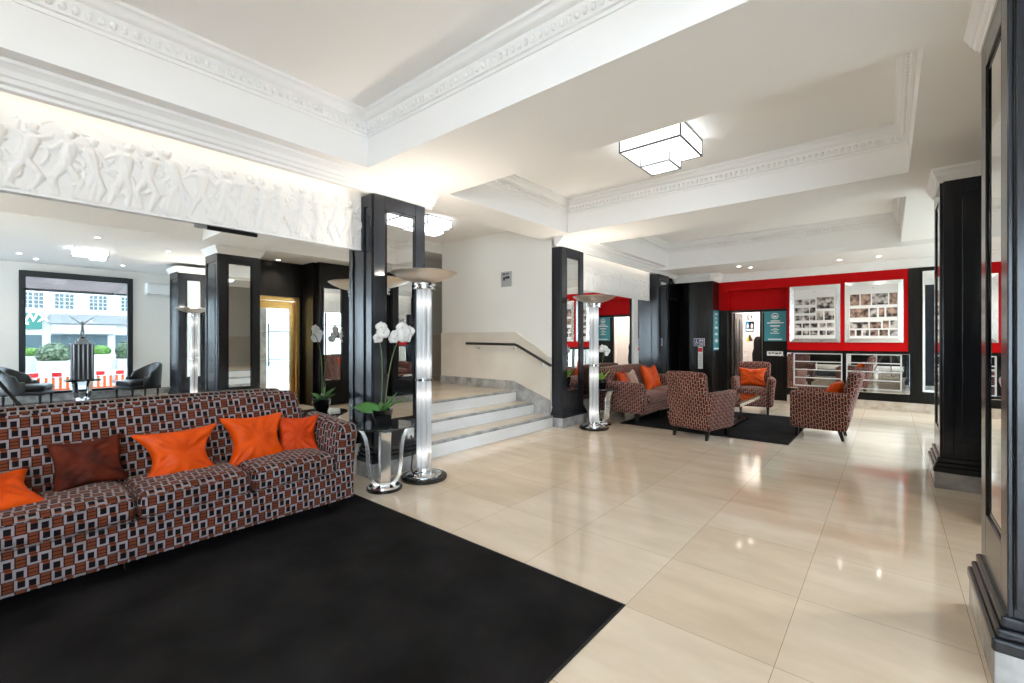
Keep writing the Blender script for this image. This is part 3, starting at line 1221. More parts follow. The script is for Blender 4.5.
def pillow(label, loc, w, h, t, rot, m='orange_satin', ax=0.24, az=0.16, seed=0, group=None, pinch=0.0):
    mb = MB()
    n = 26
    rg = random.Random(seed)
    off = Vector((rg.uniform(0, 50), rg.uniform(0, 50), 0))

    def side(sg):
        def fn(a, b):
            u, v = 2 * a - 1, 2 * b - 1
            uu = math.sin(u * PI / 2) * 0.5 + u * 0.5
            vv = math.sin(v * PI / 2) * 0.5 + v * 0.5
            y = w / 2 * uu * (1 - ax * (1 - vv * vv) ** 1.4)
            z = h / 2 * vv * (1 - az * (1 - uu * uu) ** 1.4)
            e = max(0.0, (1 - u ** 2) * (1 - v ** 2))
            th = t / 2 * e ** 0.42
            th *= 1 + pinch * (math.exp(-((uu - 0.1) ** 2) / 0.05) * -0.5)
            r = math.hypot(u, v)
            ang = math.atan2(v, u)
            wr = math.sin(ang * 11 + 5 * noise.noise(Vector((u * 2, v * 2, 0)) + off)) * 0.016 * e * min(1, r * 1.6)
            wr += 0.026 * noise.noise(Vector((u * 2.3, v * 2.3, sg)) + off) * e
            return (sg * (th + wr), y, z)
        return fn
    for sg in (1, -1):
        mb.grid(side(sg), n, n)
    o = mb.build('scatter_cushion', m, None, smooth=180)
    o.location = loc
    o.rotation_euler = rot
    return tag(o, label, 'cushion', group)


GS = 'cushions on the long sofa'
pillow('orange satin cushion in the middle of the long sofa, left of the other two', (-3.515, 0.845, 0.552), 0.47, 0.35, 0.15, (0.02, -0.34, 0.0), seed=1, ax=0.40, az=0.10, group=GS)
pillow('orange satin cushion just left of the one in the corner of the long sofa', (-3.525, 1.305, 0.572), 0.44, 0.37, 0.15, (-0.03, -0.34, 0.10), seed=2, ax=0.33, az=0.10, group=GS)
pillow('orange satin cushion tucked into the arm corner of the long sofa', (-3.545, 1.615, 0.548), 0.33, 0.33, 0.13, (-0.05, -0.36, -0.20), 'orange_dark', seed=3, ax=0.26, group=GS)
pillow('orange cushion cut off by the left edge on the long sofa', (-3.44, 0.02, 0.505), 0.40, 0.30, 0.15, (0.10, -1.05, 0.15), seed=4, group=GS)
pillow('dark rust cushion leaning on the back of the long sofa', (-3.57, 0.42, 0.585), 0.32, 0.29, 0.11, (0.05, -0.36, 0.0), 'rust_satin', seed=5, ax=0.12, group=GS)
GB = 'cushions on the far sofa'
pillow('dark orange cushion nearest the plant on the far sofa', (-3.38, 6.88, 0.60), 0.38, 0.36, 0.13, (0, -0.32, 0.2), 'orange_dark', seed=6, group=GB)
pillow('beige-pink cushion between orange ones on the far sofa', (-3.33, 7.14, 0.60), 0.38, 0.36, 0.12, (0.1, -0.34, 0.1), 'beige_cloth', seed=7, group=GB)
pillow('biggest orange cushion in front on the far sofa', (-3.22, 7.52, 0.625), 0.46, 0.44, 0.15, (-0.1, -0.30, 0.2), seed=8, group=GB)
pillow('orange cushion half behind another at the far end of the far sofa', (-3.30, 7.92, 0.615), 0.42, 0.42, 0.14, (0.1, -0.30, 0.0), seed=9, group=GB)


# ------------------------------------------------------------------ patterned armchairs
def armchair(label, loc, rz, group):
    """front looks to -Y"""
    t = thing('armchair', label, 'armchair', loc, rz, group)
    fab = 'weave_small'
    m = MB()

    def basefn(p, u):
        f = (u[2] + 1) / 2
        return (p.x * (0.94 + 0.06 * f), p.y + (0.05 * f if u[1] > 0 else 0), p.z)
    m.rbox((0, -0.08, 0.235), (0.64, 0.62, 0.21), 0.03, 8, basefn)
    m.build('base', fab, t, smooth=60, uv=True)

    def backfn(p, u):
        f = (u[2] + 1) / 2
        fr = 0.13 + 0.15 * f
        bk = 0.225 + 0.20 * f
        y = (fr + bk) / 2 + u[1] * (bk - fr) / 2
        y -= 0.05 * abs(u[0]) ** 2.5
        return (p.x * (0.90 + 0.06 * f), y, p.z + 0.012 * (1 - u[0] ** 2) * f)
    m = MB()
    m.rbox((0, 0, 0.525), (0.62, 0.12, 0.75), 0.055, 12, backfn)
    m.build('backrest', fab, t, smooth=60, uv=True)
    for sd in (-1, 1):
        def armfn(p, u, sd=sd):
            f = (u[2] + 1) / 2
            g_ = (u[1] + 1) / 2
            y = p.y + 0.10 * f * g_
            x = p.x + sd * (0.045 * f * f - 0.015) - sd * 0.05 * g_ ** 2 * (1 - 0.3 * f)
            return (x, y, p.z - 0.012 * g_ * f)
        m = MB()
        m.rbox((sd * 0.295, -0.10, 0.39), (0.125, 0.62, 0.52), 0.06, 12, armfn)
        m.build('armrest', fab, t, smooth=60, uv=True)
    m = MB()

    def cfn(p, u):
        e = (1 - u[0] ** 2) * (1 - u[1] ** 2)
        return (p.x, p.y, p.z + (0.03 * e if u[2] > 0 else 0))
    m.rbox((0, -0.12, 0.39), (0.475, 0.58, 0.12), 0.045, 10, cfn)
    m.build('seat_cushion', fab, t, smooth=60, uv=True)
    for sx in (-1, 1):
        for (y, ty) in ((-0.33, -0.01), (0.15, 0.04)):
            m = MB()
            x = sx * 0.245
            vs = []
            for (z, r, dy) in ((0.0, 0.016, ty), (0.15, 0.027, 0.0)):
                for (a, b) in ((-1, -1), (1, -1), (1, 1), (-1, 1)):
                    vs.append((x + a * r, y + dy + b * r, z))
            m.add(vs, [(0, 3, 2, 1), (4, 5, 6, 7), (0, 1, 5, 4), (1, 2, 6, 5), (2, 3, 7, 6), (3, 0, 4, 7)])
            m.build('leg', 'dark_wood', t, bevel=0.003)
    return t


GA = 'patterned armchairs round the low table'
ch = armchair('patterned armchair seen from behind, its back to us, at the left of the far rug', (-1.985, 6.24, 0.0), math.radians(168), GA)
ch.scale = (0.94, 0.96, 0.975)
dup(ch, (-0.64, 7.33, 0.0), math.radians(-90), 'patterned armchair in side view facing left before the mirrored cabinet', GA)
dup(ch, (-1.90, 9.08, 0.0), math.radians(10), 'patterned armchair facing us in front of the doorway', GA)
pillow('orange cushion peeping over the arm of the side-on armchair', (-0.58, 7.33, 0.585), 0.40, 0.36, 0.15, (0.0, 0.55, 0.0), seed=21, ax=0.2)
pillow('orange cushion sitting upright in the armchair that faces us', (-1.925, 9.12, 0.615), 0.46, 0.36, 0.15, (0, -0.30, math.radians(-80)), seed=22, ax=0.2)

# low table
t = thing('coffee_table', 'low table with a glossy brown top on a chrome pedestal between the armchairs', 'coffee table', (-1.99, 7.62, 0.008))
m = MB()
m.box(-0.35, -0.62, 0.375, 0.35, 0.62, 0.392)
m.build('tabletop', noisy('walnut_gloss', (0.07, 0.022, 0.008), (0.16, 0.06, 0.022), 14, stretch=(4, 0.5, 1), rough=0.06, spec=0.6), t, bevel=0.003)
m = MB()
m.box(-0.36, -0.63, 0.325, 0.36, 0.63, 0.375)
m.build('rim', 'chrome', t, bevel=0.004)
m = MB()
m.box(-0.16, -0.35, 0.04, 0.16, 0.35, 0.325)
m.build('pedestal', 'chrome', t, bevel=0.004)
m = MB()
m.box(-0.24, -0.45, 0.0, 0.24, 0.45, 0.04)
m.build('foot', 'black_gloss', t, bevel=0.006)


# ------------------------------------------------------------------ torchieres
def torchiere(label, loc, group):
    t = thing('torchiere_floor_lamp', label, 'floor lamp', loc, 0, group)
    m = MB()
    m.lathe([(0.0, 0.0), (0.212, 0.0), (0.215, 0.006), (0.215, 0.026), (0.208, 0.032), (0.165, 0.034), (0.0, 0.034)], 48)
    m.build('base', 'black_gloss', t, smooth=35)
    m = MB()
    m.lathe([(0.0, 0.034), (0.162, 0.034), (0.162, 0.042), (0.150, 0.046), (0.118, 0.047), (0.110, 0.058), (0.0, 0.060)], 48)
    m.build('base_step', 'chrome', t, smooth=35)
    m = MB()
    m.lathe([(0.0, 0.058), (0.085, 0.058), (0.085, 0.070), (0.065, 0.076), (0.060, 0.100), (0.0, 0.102)], 40)
    m.build('foot_collar', 'chrome', t, smooth=35)
    m = MB()
    m.tube([(0, 0, 0.09), (0, 0, 1.80)], 0.013, 12)
    m.build('core', 'black_metal', t, smooth=60)
    for k in range(4):
        a = PI / 4 + k * PI / 2
        m = MB()
        x, y = 0.042 * math.cos(a), 0.042 * math.sin(a)
        m.tube([(x, y, 0.10 + 1.68 * q / 6) for q in range(7)], 0.0275, 16)
        m.build('glass_rod', 'lit_rod', t, smooth=60)
    m = MB()
    m.lathe([(0.072, 0.912), (0.078, 0.914), (0.078, 0.938), (0.072, 0.940), (0.030, 0.940), (0.030, 0.912)], 32, cap=False)
    m.build('middle_band', 'chrome', t, smooth=35)
    m = MB()
    m.lathe([(0.0, 1.765), (0.098, 1.765), (0.102, 1.77), (0.102, 1.785), (0.088, 1.79), (0.086, 1.80), (0.106, 1.806), (0.106, 1.822), (0.09, 1.832), (0.0, 1.834)], 36)
    m.build('top_collar', 'chrome', t, smooth=35)
    m = MB()
    m.lathe([(0.03, 1.832), (0.105, 1.838), (0.19, 1.862), (0.262, 1.893), (0.305, 1.920), (0.308, 1.924), (0.302, 1.926), (0.255, 1.900), (0.185, 1.871), (0.10, 1.848), (0.03, 1.842)], 56, cap=False)
    m.build('bowl', 'nickel', t, smooth=50)
    m = MB()
    m.lathe([(0.0, 1.842), (0.03, 1.846), (0.034, 1.87), (0.02, 1.89), (0.0, 1.895)], 16)
    m.build('bulb', 'bulb_glow', t, smooth=60)
    m = MB()
    m.tube([(0.076, 0, 0.10), (0.076, 0, 0.25)], 0.012, 8)
    m.build('dimmer', 'nickel', t, smooth=60)
    lamp('torchiere_light', 'POINT', (loc[0], loc[1], 1.93), K_UP, (1.0, 0.93, 0.82), 0.06)
    return t


GT = 'torchiere lamps with lit rods'
torchiere('tall torchiere lamp with a lit rod stem beside the near orchid table and the steps', (-3.349, 2.703, 0), GT)
torchiere('tall torchiere lamp with a lit rod stem farther back beside the handrail pillar', (-3.31, 5.80, 0), GT)
torchiere('tall torchiere lamp by the lounge pillar, seen only in the big mirror', (2.90, 2.82, 0.0), GT)


KU_ = K_UP
K_UP = 40.0  # stronger lamp, added behind the camera to light the front coffer ceiling
torchiere('added torchiere lamp out of view on bare tiles, lighting the front ceiling', (-0.45, -1.80, 0), GT)
K_UP = KU_


# ------------------------------------------------------------------ side tables
def side_table(label, loc, rz, group):
    t = thing('side_table', label, 'side table', loc, rz, group)
    m = MB()
    m.lathe([(0.0, 0.545), (0.248, 0.545), (0.252, 0.549), (0.252, 0.556), (0.248, 0.560), (0.0, 0.560)], 56)
    m.build('glass_top', 'black_glass', t, smooth=35)
    for k in range(4):
        a = k * PI / 2 + PI / 4
        ca, sa = math.cos(a), math.sin(a)
        prof = [(0.035, 0.040), (0.065, 0.050), (0.095, 0.075), (0.120, 0.12), (0.133, 0.19), (0.138, 0.28), (0.143, 0.37), (0.158, 0.45), (0.182, 0.51), (0.205, 0.538)]
        m = MB()
        m.tube([(ca * r, sa * r, z) for r, z in prof], 0, flat=(0.082, 0.030, (-sa, ca, 0)))
        m.build('leg', 'chrome_legs', t, smooth=30, bevel=0.002)
    m = MB()
    m.lathe([(0.0, 0.02), (0.125, 0.02), (0.14, 0.026), (0.13, 0.040), (0.06, 0.052), (0.045, 0.075), (0.018, 0.09), (0.0, 0.092)], 40)
    m.build('base_plate', 'chrome', t, smooth=40)
    m = MB()
    m.lathe([(0.0, 0.0), (0.148, 0.0), (0.152, 0.004), (0.152, 0.018), (0.146, 0.022), (0.0, 0.022)], 40)
    m.build('foot', 'black_gloss', t, smooth=40)
    return t


GD = 'round side tables on curved chrome legs'
sd = side_table('round dark glass side table on curved chrome legs at the end of the long sofa', (-3.37, 2.285, 0), math.radians(15), GD)
dup(sd, (-3.385, 6.16, 0), math.radians(20), 'round side table on curved chrome legs behind the farther torchiere', GD)


# ------------------------------------------------------------------ orchids
def leaf_mb(L, wd, az, rise, droop, twist=0.0):
    mb = MB()

    def fn(a, b):
        s = a * L
        v = 2 * b - 1
        ww = wd * (math.sin(min(1, a * 1.15 + 0.06) * PI) ** 0.7) * (1 - 0.25 * a)
        if a > 0.98:
            ww *= 0.15
        r = 0.02 + s * math.cos(rise) * (1 - 0.12 * a)
        z = s * math.sin(rise) - droop * a * a + 0.018 * abs(v) * (1 - a * 0.5)
        x, y = r, v * ww / 2
        z += twist * v * ww
        return (x * math.cos(az) - y * math.sin(az), x * math.sin(az) + y * math.cos(az), z)
    mb.grid(fn, 14, 6)
    return mb


def flower_mb(c, size, d, seed):
    """five rounded petals facing direction d"""
    rg = random.Random(seed)
    d = Vector(d).normalized()
    up = Vector((0, 0, 1))
    x = up.cross(d)
    x.normalize()
    y = d.cross(x)
    mb = MB()
    for k, (ang, w, l) in enumerate(((90, 0.80, 1.0), (8, 1.35, 1.05), (172, 1.35, 1.05), (-50, 0.80, 1.0), (-130, 0.80, 1.0))):
        a = math.radians(ang + rg.uniform(-6, 6))
        ex = x * math.cos(a) + y * math.sin(a)
        ey = d.cross(ex)
        S = size / 2

        def fn(p, q):
            v = 2 * q - 1
            ww = w * S * math.sin(min(0.999, 0.06 + p * 0.97) * PI) ** 0.6 * 0.55
            pos = Vector(c) + ex * (l * S * p) + ey * (v * ww) + d * (0.012 * math.sin(p * PI) - 0.012 * v * v * p + 0.004 * (k % 3))
            return tuple(pos)
        mb.grid(fn, 8, 4)
    return mb


def orchid(label, loc, flowers, stem_paths, leaves, group, with_flowers=True, leaf_m='leaf'):
    t = thing('potted_orchid', label, 'orchid', loc, 0, group)
    m = MB()
    m.lathe([(0.0, 0.0), (0.050, 0.0), (0.056, 0.004), (0.074, 0.045), (0.085, 0.10), (0.088, 0.128), (0.084, 0.132), (0.078, 0.128), (0.074, 0.105), (0.0, 0.105)], 32)
    m.build('pot', 'black_gloss', t, smooth=50)
    m = MB()
    m.lathe([(0.0, 0.112), (0.04, 0.110), (0.060, 0.104)], 20, cap=False)
    m.build('bark', 'stem', t, smooth=60)
    for (L, wd, az, rise, droop, tw) in leaves:
        mb = leaf_mb(L, wd, math.radians(az), math.radians(rise), droop, tw)
        mb.build('leaf', leaf_m, t, smooth=180, solid=0.003, loc=(0, 0, 0.115))
    for p in stem_paths:
        m = MB()
        m.tube(p, 0.0042, 8)
        m.build('flower_stem', 'stem', t, smooth=60)
    for k, (c, s, d) in enumerate(flowers):
        f = flower_mb(c, s, d, k).build('flower', 'petal', t, smooth=180, solid=0.0025)
        q = MB()
        dd = Vector(d).normalized()
        q.sphere(Vector(c) + dd * 0.014, (0.006, 0.006, 0.008), 8, 6)
        q.build('lip', 'lip', f, smooth=180)
    return t


# the near orchid: two tall stems, white blooms held out to either side
def arc(p0, p1, p2, n=12):
    P0, P1, P2 = Vector(p0), Vector(p1), Vector(p2)
    return [tuple(P0 * (1 - s) ** 2 + P1 * 2 * s * (1 - s) + P2 * s * s) for s in [k / n for k in range(n + 1)]]


CV = Vector((3.37, -2.285, 0)).normalized()     # roughly towards the room
fl = []
for (dy, dz, s, yaw) in ((-0.055, 0.80, 0.095, 0.4), (-0.085, 0.755, 0.085, 0.7), (-0.075, 0.845, 0.08, 0.2), (0.105, 0.775, 0.10, -0.2), (0.15, 0.80, 0.10, 0.0), (0.19, 0.765, 0.105, -0.5), (0.14, 0.845, 0.085, 0.1), (0.215, 0.815, 0.085, -0.5), (0.075, 0.745, 0.075, 0.2)):
    d = Matrix.Rotation(yaw, 3, 'Z') @ CV
    fl.append(((0.03 + 0.02 * math.sin(dz * 40), dy + 0.035, dz), s * 1.22, (d.x, d.y, -0.12)))
OL = [(0.30, 0.105, 222, 14, 0.05, -0.42), (0.17, 0.06, 150, 30, 0.02, 0.1), (0.25, 0.035, 62, 38, 0.06, 0.0), (0.22, 0.030, 45, 58, 0.03, 0.0), (0.18, 0.05, -20, 40, 0.05, 0.2), (0.20, 0.045, 100, 48, 0.03, 0)]
OS = [arc((0.012, 0.01, 0.10), (0.03, 0.06, 0.72), (0.03, 0.20, 0.78)), arc((-0.01, -0.01, 0.10), (0.0, 0.03, 0.70), (0.02, -0.08, 0.80))]
GO = 'potted orchids on the side tables'
orchid('white orchid in a black pot on the near side table', (-3.385, 2.275, 0.56), fl, OS, OL, GO)
fl2 = []
for (dx, dy, dz, s, yaw) in ((0.0, 0.02, 0.62, 0.09, 0), (0.02, 0.08, 0.60, 0.10, 0.2), (0.02, 0.14, 0.56, 0.10, -0.3), (0.03, 0.10, 0.52, 0.085, 0.3), (0.0, -0.02, 0.58, 0.08, 0.4)):
    d = Matrix.Rotation(yaw, 3, 'Z') @ CV
    fl2.append(((dx, dy, dz), s, (d.x, d.y, -0.1)))
OL2 = [(0.26, 0.085, 215, 42, 0.03, 0.1), (0.22, 0.08, 160, 50, 0.02, 0), (0.24, 0.07, 300, 48, 0.04, -0.1), (0.22, 0.06, 40, 55, 0.03, 0.1), (0.19, 0.07, 255, 62, 0.02, 0)]
orchid('white orchid with lime green leaves on the farther side table', (-3.385, 6.16, 0.56), fl2, [arc((0, 0, 0.1), (0.0, 0.02, 0.62), (0.02, 0.14, 0.57))], OL2, GO, leaf_m='leaf_lime')


# ------------------------------------------------------------------ ceiling lights
def ceiling_light(label, loc, rz, group):
    """two stacked square boxes of white glass edged with dark bars; loc is the ceiling point"""
    t = thing('ceiling_light', label, 'ceiling light', loc, rz, group)

    def boxed(nm, x0, x1, y0, y1, z0, z1):
        g = MB()
        g.box(x0, y0, z0, x1, y1, z1)
        g.build(nm + '_glass', 'fixture_glow', t)
        f = MB()
        r = 0.0075
        for (x, y) in ((x0, y0), (x1, y0), (x1, y1), (x0, y1)):
            f.box(x - r, y - r, z0 - r, x + r, y + r, z1 + r)
        for z in ((z0,) if nm == 'lower' else (z0, z1 - 0.004)):
            for (xa, xb, ya, yb) in ((x0, x1, y0, y0), (x0, x1, y1, y1), (x0, x0, y0, y1), (x1, x1, y0, y1)):
                f.box(xa - r, ya - r, z - r, xb + r, yb + r, z + r)
        f.build(nm + '_frame', 'bronze_frame', t)
    boxed('upper', -0.29, 0.29, -0.29, 0.29, -0.155, -0.004)
    boxed('lower', -0.20, 0.09, -0.02, 0.27, -0.235, -0.157)
    s = MB()
    for (x0, y0, x1, y1) in ((0.09, 0.10, 0.29, 0.104), (-0.06, -0.29, -0.056, -0.02)):
        s.box(x0, y0, -0.158, x1, y1, -0.154)
    s.build('seam', 'bronze_frame', t)
    return t


GL = 'square stepped ceiling lights'
cl = ceiling_light('square stepped white glass light on the coffered ceiling in the middle', (-1.70, 4.27, ZC), 0, GL)
c_ = dup(cl, (-5.2, 4.30, 3.06), 0, 'stepped glass ceiling light in the stair hall beside the near pillar', GL)
c_.scale = (0.78, 0.78, 0.78)
c_ = dup(cl, (2.85, 1.28, 2.87), 0, 'stepped ceiling light in the lounge, reflected in the big mirror', GL)
c_.scale = (0.74, 0.74, 0.74)
dup(cl, (-1.7, 0.2, ZC), 0, 'added unseen stepped ceiling light in the front coffer above the black rug', GL)  # extra fixture outside the frame, added as fill light
dup(cl, (-1.7, -3.2, ZS), 0, 'added unseen stepped ceiling light at the rear of the lobby by the tall windows', GL)  # another unseen fixture added for general fill


def downlight(label, loc, group, w=K_SPOT):
    t = thing('downlight', label, 'spotlight', loc, 0, group)
    m = MB()
    m.lathe([(0.030, -0.004), (0.045, -0.006), (0.052, -0.003), (0.052, 0.0), (0.030, 0.0)], 24, cap=False)
    m.build('rim', 'trim_white', t, smooth=40)
    m = MB()
    m.lathe([(0.0, -0.003), (0.031, -0.003), (0.031, -0.001), (0.0, -0.001)], 20)
    m.build('lens', 'spot_glow', t)
    lamp('spot_beam', 'SPOT', (loc[0], loc[1], loc[2] - 0.012), w, (1.0, 0.92, 0.80), 0.03, (0, 0, 0), None, math.radians(110), 0.8)
    return t


GP = 'recessed ceiling downlights'
downlight('left one of two recessed spotlights in the ceiling before the red wall', (-2.27, 9.62, 2.735), GP)
downlight('right one of two recessed spotlights in the ceiling before the red wall', (-2.13, 9.92, 2.735), GP)
for k, (x, y) in enumerate(((4.3, 0.5), (4.9, 0.75), (4.6, 2.0), (2.0, 2.2), (1.5, 1.2))):
    downlight(['recessed spotlight nearest the window corner of the lounge ceiling', 'recessed spotlight beside the one in the window corner of the lounge', 'recessed spotlight over the right leather chair of the lounge', 'recessed lounge spotlight beside the large foreground pillar', 'recessed lounge spotlight one step in from the lobby beam'][k], (x, y, 2.87), GP, 14)
for k, (x, y) in enumerate(((-0.7, 10.0), (-0.15, 10.0))):
    downlight(['recessed spotlight above the left photo frame', 'recessed spotlight above the right photo frame'][k], (x, y, 2.735), GP, 18)
downlight('recessed spotlight over the brass entrance door', (0.98, 3.66, ZS), GP, 26)
downlight('added unseen spotlight in the stair hall ceiling above the landing', (-5.7, 3.5, 3.06), GP, 34)  # both hall spots are added out of sight to brighten the steps
downlight('added unseen spotlight in the stair hall ceiling above the top step', (-4.55, 3.9, 3.06), GP, 34)

# ------------------------------------------------------------------ handrail, plaque, socket
t = thing('handrail', 'black handrail on the pale stair wall, level then sloping down', 'handrail', (-4.475, 5.43, 1.222))
m = MB()
m.tube([(-1.115, 0, 0.012), (-0.6, 0, 0.006), (-0.03, 0, 0.0), (0.02, 0, -0.015), (0.30, 0, -0.142), (0.66, 0, -0.305)], 0.022, 12)
m.build('rail', 'black_metal', t, smooth=50)
for (x, z) in ((-0.88, 0.008), (-0.06, 0.0), (0.48, -0.224)):
    m = MB()
    m.tube([(x, 0, z - 0.02), (x, 0, z - 0.055), (x, 0.035, z - 0.075), (x, 0.075, z - 0.075)], 0.008, 8)
    m.tube([(x, 0.067, z - 0.075), (x, 0.075, z - 0.075)], 0.024, 12)
    m.build('bracket', 'chrome', t, smooth=50)

t = thing('wall_plaque', 'small grey notice plaque high on the white stair wall', 'sign', (-4.757, 5.53, 2.277))
m = MB()
m.box(-0.112, -0.012, -0.122, 0.112, 0.0, 0.122)
m.build('plate', 'plaque_grey', t, bevel=0.003)
m = MB()
for (x0, x1, z0, z1) in ((-0.065, -0.025, -0.02, 0.035), (-0.02, 0.07, 0.005, 0.045), (-0.08, -0.02, 0.075, 0.095), (0.0, 0.05, 0.075, 0.095)):
    m.box(x0, -0.014, z0, x1, -0.011, z1)
m.build('faint_lettering', 'dark_text', t)

t = thing('power_socket', 'white socket with a black cable, low on the pillar behind the near side table', 'socket', (-3.655, 2.80, 0.36))
m = MB()
m.box(-0.045, -0.04, -0.05, -0.018, 0.04, 0.05)
m.build('faceplate', 'white_plastic', t, bevel=0.004)
m = MB()
m.tube(arc((-0.018, 0, -0.02), (0.06, -0.02, -0.10), (0.05, -0.05, -0.33)) + [(0.20, -0.10, -0.352), (0.30, -0.12, -0.353)], 0.006, 8)
m.build('cable', 'rubber', t, smooth=60)


# ------------------------------------------------------------------ the red wall
def photo_frame(label, x0, x1, z0, z1, prints, sepia):
    w, h = x1 - x0, z1 - z0
    t = thing('picture_frame', label, 'picture', ((x0 + x1) / 2, 10.75, (z0 + z1) / 2), 0, 'mirror-framed photo displays on the red wall')
    b = 0.075
    hw, hh = w / 2, h / 2
    m = MB()
    m.box(-hw + 0.01, -0.02, -hh + 0.01, hw - 0.01, 0, hh - 0.01)
    m.build('backing', 'black_metal', t)
    for nm, o in (('top', [(-hw, hh), (hw, hh), (hw - b, hh - b), (-hw + b, hh - b)]), ('bottom', [(-hw, -hh), (hw, -hh), (hw - b, -hh + b), (-hw + b, -hh + b)]),
                  ('side', [(-hw, hh), (-hw, -hh), (-hw + b, -hh + b), (-hw + b, hh - b)]), ('side', [(hw, hh), (hw, -hh), (hw - b, -hh + b), (hw - b, hh - b)])):
        m = MB()
        vs = [(o[0][0], -0.022, o[0][1]), (o[1][0], -0.022, o[1][1]), (o[2][0], -0.036, o[2][1]), (o[3][0], -0.036, o[3][1])]
        vs += [(a, -0.012, c) for a, _, c in vs]
        m.add(vs, [(0, 1, 2, 3), (7, 6, 5, 4), (0, 4, 5, 1), (1, 5, 6, 2), (2, 6, 7, 3), (3, 7, 4, 0)])
        m.build('bevelled_mirror_edge', 'mirror_edge', t)
    m = MB()
    m.box(-hw + b - 0.004, -0.026, -hh + b - 0.004, hw - b + 0.004, -0.018, hh - b + 0.004)
    m.build('mount', 'mat_board', t)
    iw, ih = w - 2 * b, h - 2 * b
    for k, (u0, u1, v0, v1) in enumerate(prints):
        xa, xb = -iw / 2 + iw * u0, -iw / 2 + iw * u1
        za, zb = ih / 2 - ih * v1, ih / 2 - ih * v0
        m = MB()
        cx, cz = (xa + xb) / 2, (za + zb) / 2
        m.box(xa, -0.029, za, xb, -0.025, zb)
        m.build('photograph', 'photo_sepia' if (sepia and k % 3 != 2) else 'photo_print', t)
    m = MB()
    m.sphere((0.0, -0.03, hh - b - 0.05), 0.008, 8, 6)
    m.build('pin', 'black_metal', t)


P1 = []
for (v0, v1) in ((0.20, 0.31), (0.37, 0.48), (0.53, 0.63)):
    P1 += [(0.03, 0.22, v0, v1), (0.24, 0.38, v0, v1), (0.40, 0.53, v0, v1)]
P1 += [(0.56, 0.97, 0.17, 0.40), (0.56, 0.71, 0.45, 0.63), (0.75, 0.97, 0.45, 0.63)]
for (v0, v1) in ((0.69, 0.78), (0.84, 0.93)):
    P1 += [(0.03, 0.19, v0, v1), (0.22, 0.38, v0, v1), (0.41, 0.58, v0, v1), (0.63, 0.77, v0, v1), (0.80, 0.97, v0, v1)]
P2 = []
for (v0, v1) in ((0.16, 0.37),):
    P2 += [(0.01, 0.21, v0, v1), (0.24, 0.45, v0, v1), (0.48, 0.80, v0, v1), (0.83, 0.99, v0, v1)]
P2 += [(0.01, 0.40, 0.43, 0.60), (0.43, 0.58, 0.43, 0.60), (0.62, 0.73, 0.43, 0.60), (0.77, 0.99, 0.43, 0.60)]
P2 += [(0.01, 0.40, 0.69, 0.81), (0.43, 0.66, 0.69, 0.81), (0.70, 0.82, 0.67, 0.81), (0.85, 0.99, 0.67, 0.81)]
P2 += [(0.01, 0.11, 0.84, 0.95), (0.15, 0.25, 0.84, 0.95), (0.29, 0.41, 0.84, 0.95), (0.44, 0.60, 0.84, 0.95), (0.63, 0.80, 0.84, 0.95), (0.84, 0.99, 0.84, 0.95)]
photo_frame('left mirror-edged frame of small photographs on the red wall', -1.575, -0.735, 1.245, 2.375, P1, False)
photo_frame('right mirror-edged frame of small photographs on the red wall', -0.665, 0.185, 1.245, 2.385, P2, True)

t = thing('mirrored_cabinet', 'low mirrored cabinet with chrome bars below the photo frames', 'cabinet', (-0.67, 10.75, 0.32))
hw = 0.94
m = MB()
m.box(-hw, -0.055, 0, hw, 0, 0.715)
m.build('carcass', 'black_gloss', t)
m = MB()
for (a, b) in ((-hw, -hw + 0.11), (hw - 0.11, hw)):
    m.box(a, -0.068, 0.0, b, -0.055, 0.715)
m.box(-hw + 0.11, -0.068, 0.0, hw - 0.11, -0.055, 0.06)
m.build('mirrored_border', 'mirror', t, bevel=0.004)
for s_ in (-1, 1):
    for k in range(4):
        z = 0.065 + 0.16 * k
        m = MB()
        xs = sorted((s_ * 0.05, s_ * (hw - 0.13)))
        m.box(xs[0], -0.060, z, xs[1], -0.055, z + 0.15)
        m.build('mirror_panel', 'mirror', t)
    m = MB()
    xs = sorted((s_ * 0.04, s_ * (hw - 0.12)))
    for k in range(5):
        z = 0.06 + 0.16 * k
        m.box(xs[0], -0.076, z - 0.009, xs[1], -0.058, z + 0.009)
    for x in xs:
        m.box(x - 0.010, -0.076, 0.055, x + 0.010, -0.058, 0.705)
    x = s_ * 0.44
    m.box(x - 0.005, -0.070, 0.38, x + 0.005, -0.058, 0.54)
    m.build('chrome_grille', 'satin_white', t)

t = thing('wall_mirror', 'tall white-edged mirror panel on the dark wall right of the photo frames', 'mirror', (0.66, 10.735, 1.44))
m = MB()
for (x0, x1, z0, z1) in ((-0.22, -0.19, -1.06, 1.06), (0.19, 0.22, -1.06, 1.06), (-0.19, 0.19, 1.03, 1.06), (-0.19, 0.19, -1.06, -1.03)):
    m.box(x0, -0.025, z0, x1, 0.0, z1)
m.build('frame', 'trim_white', t, bevel=0.004)
m = MB()
m.box(-0.19, -0.012, -1.03, 0.19, -0.004, 1.03)
m.build('glass', 'mirror', t)


def dashes(mb, rows, y, th=0.002, fy=None):
    for (x0, x1, z, h) in rows:
        mb.box(x0, y - th, z - h / 2, x1, y, z + h / 2)


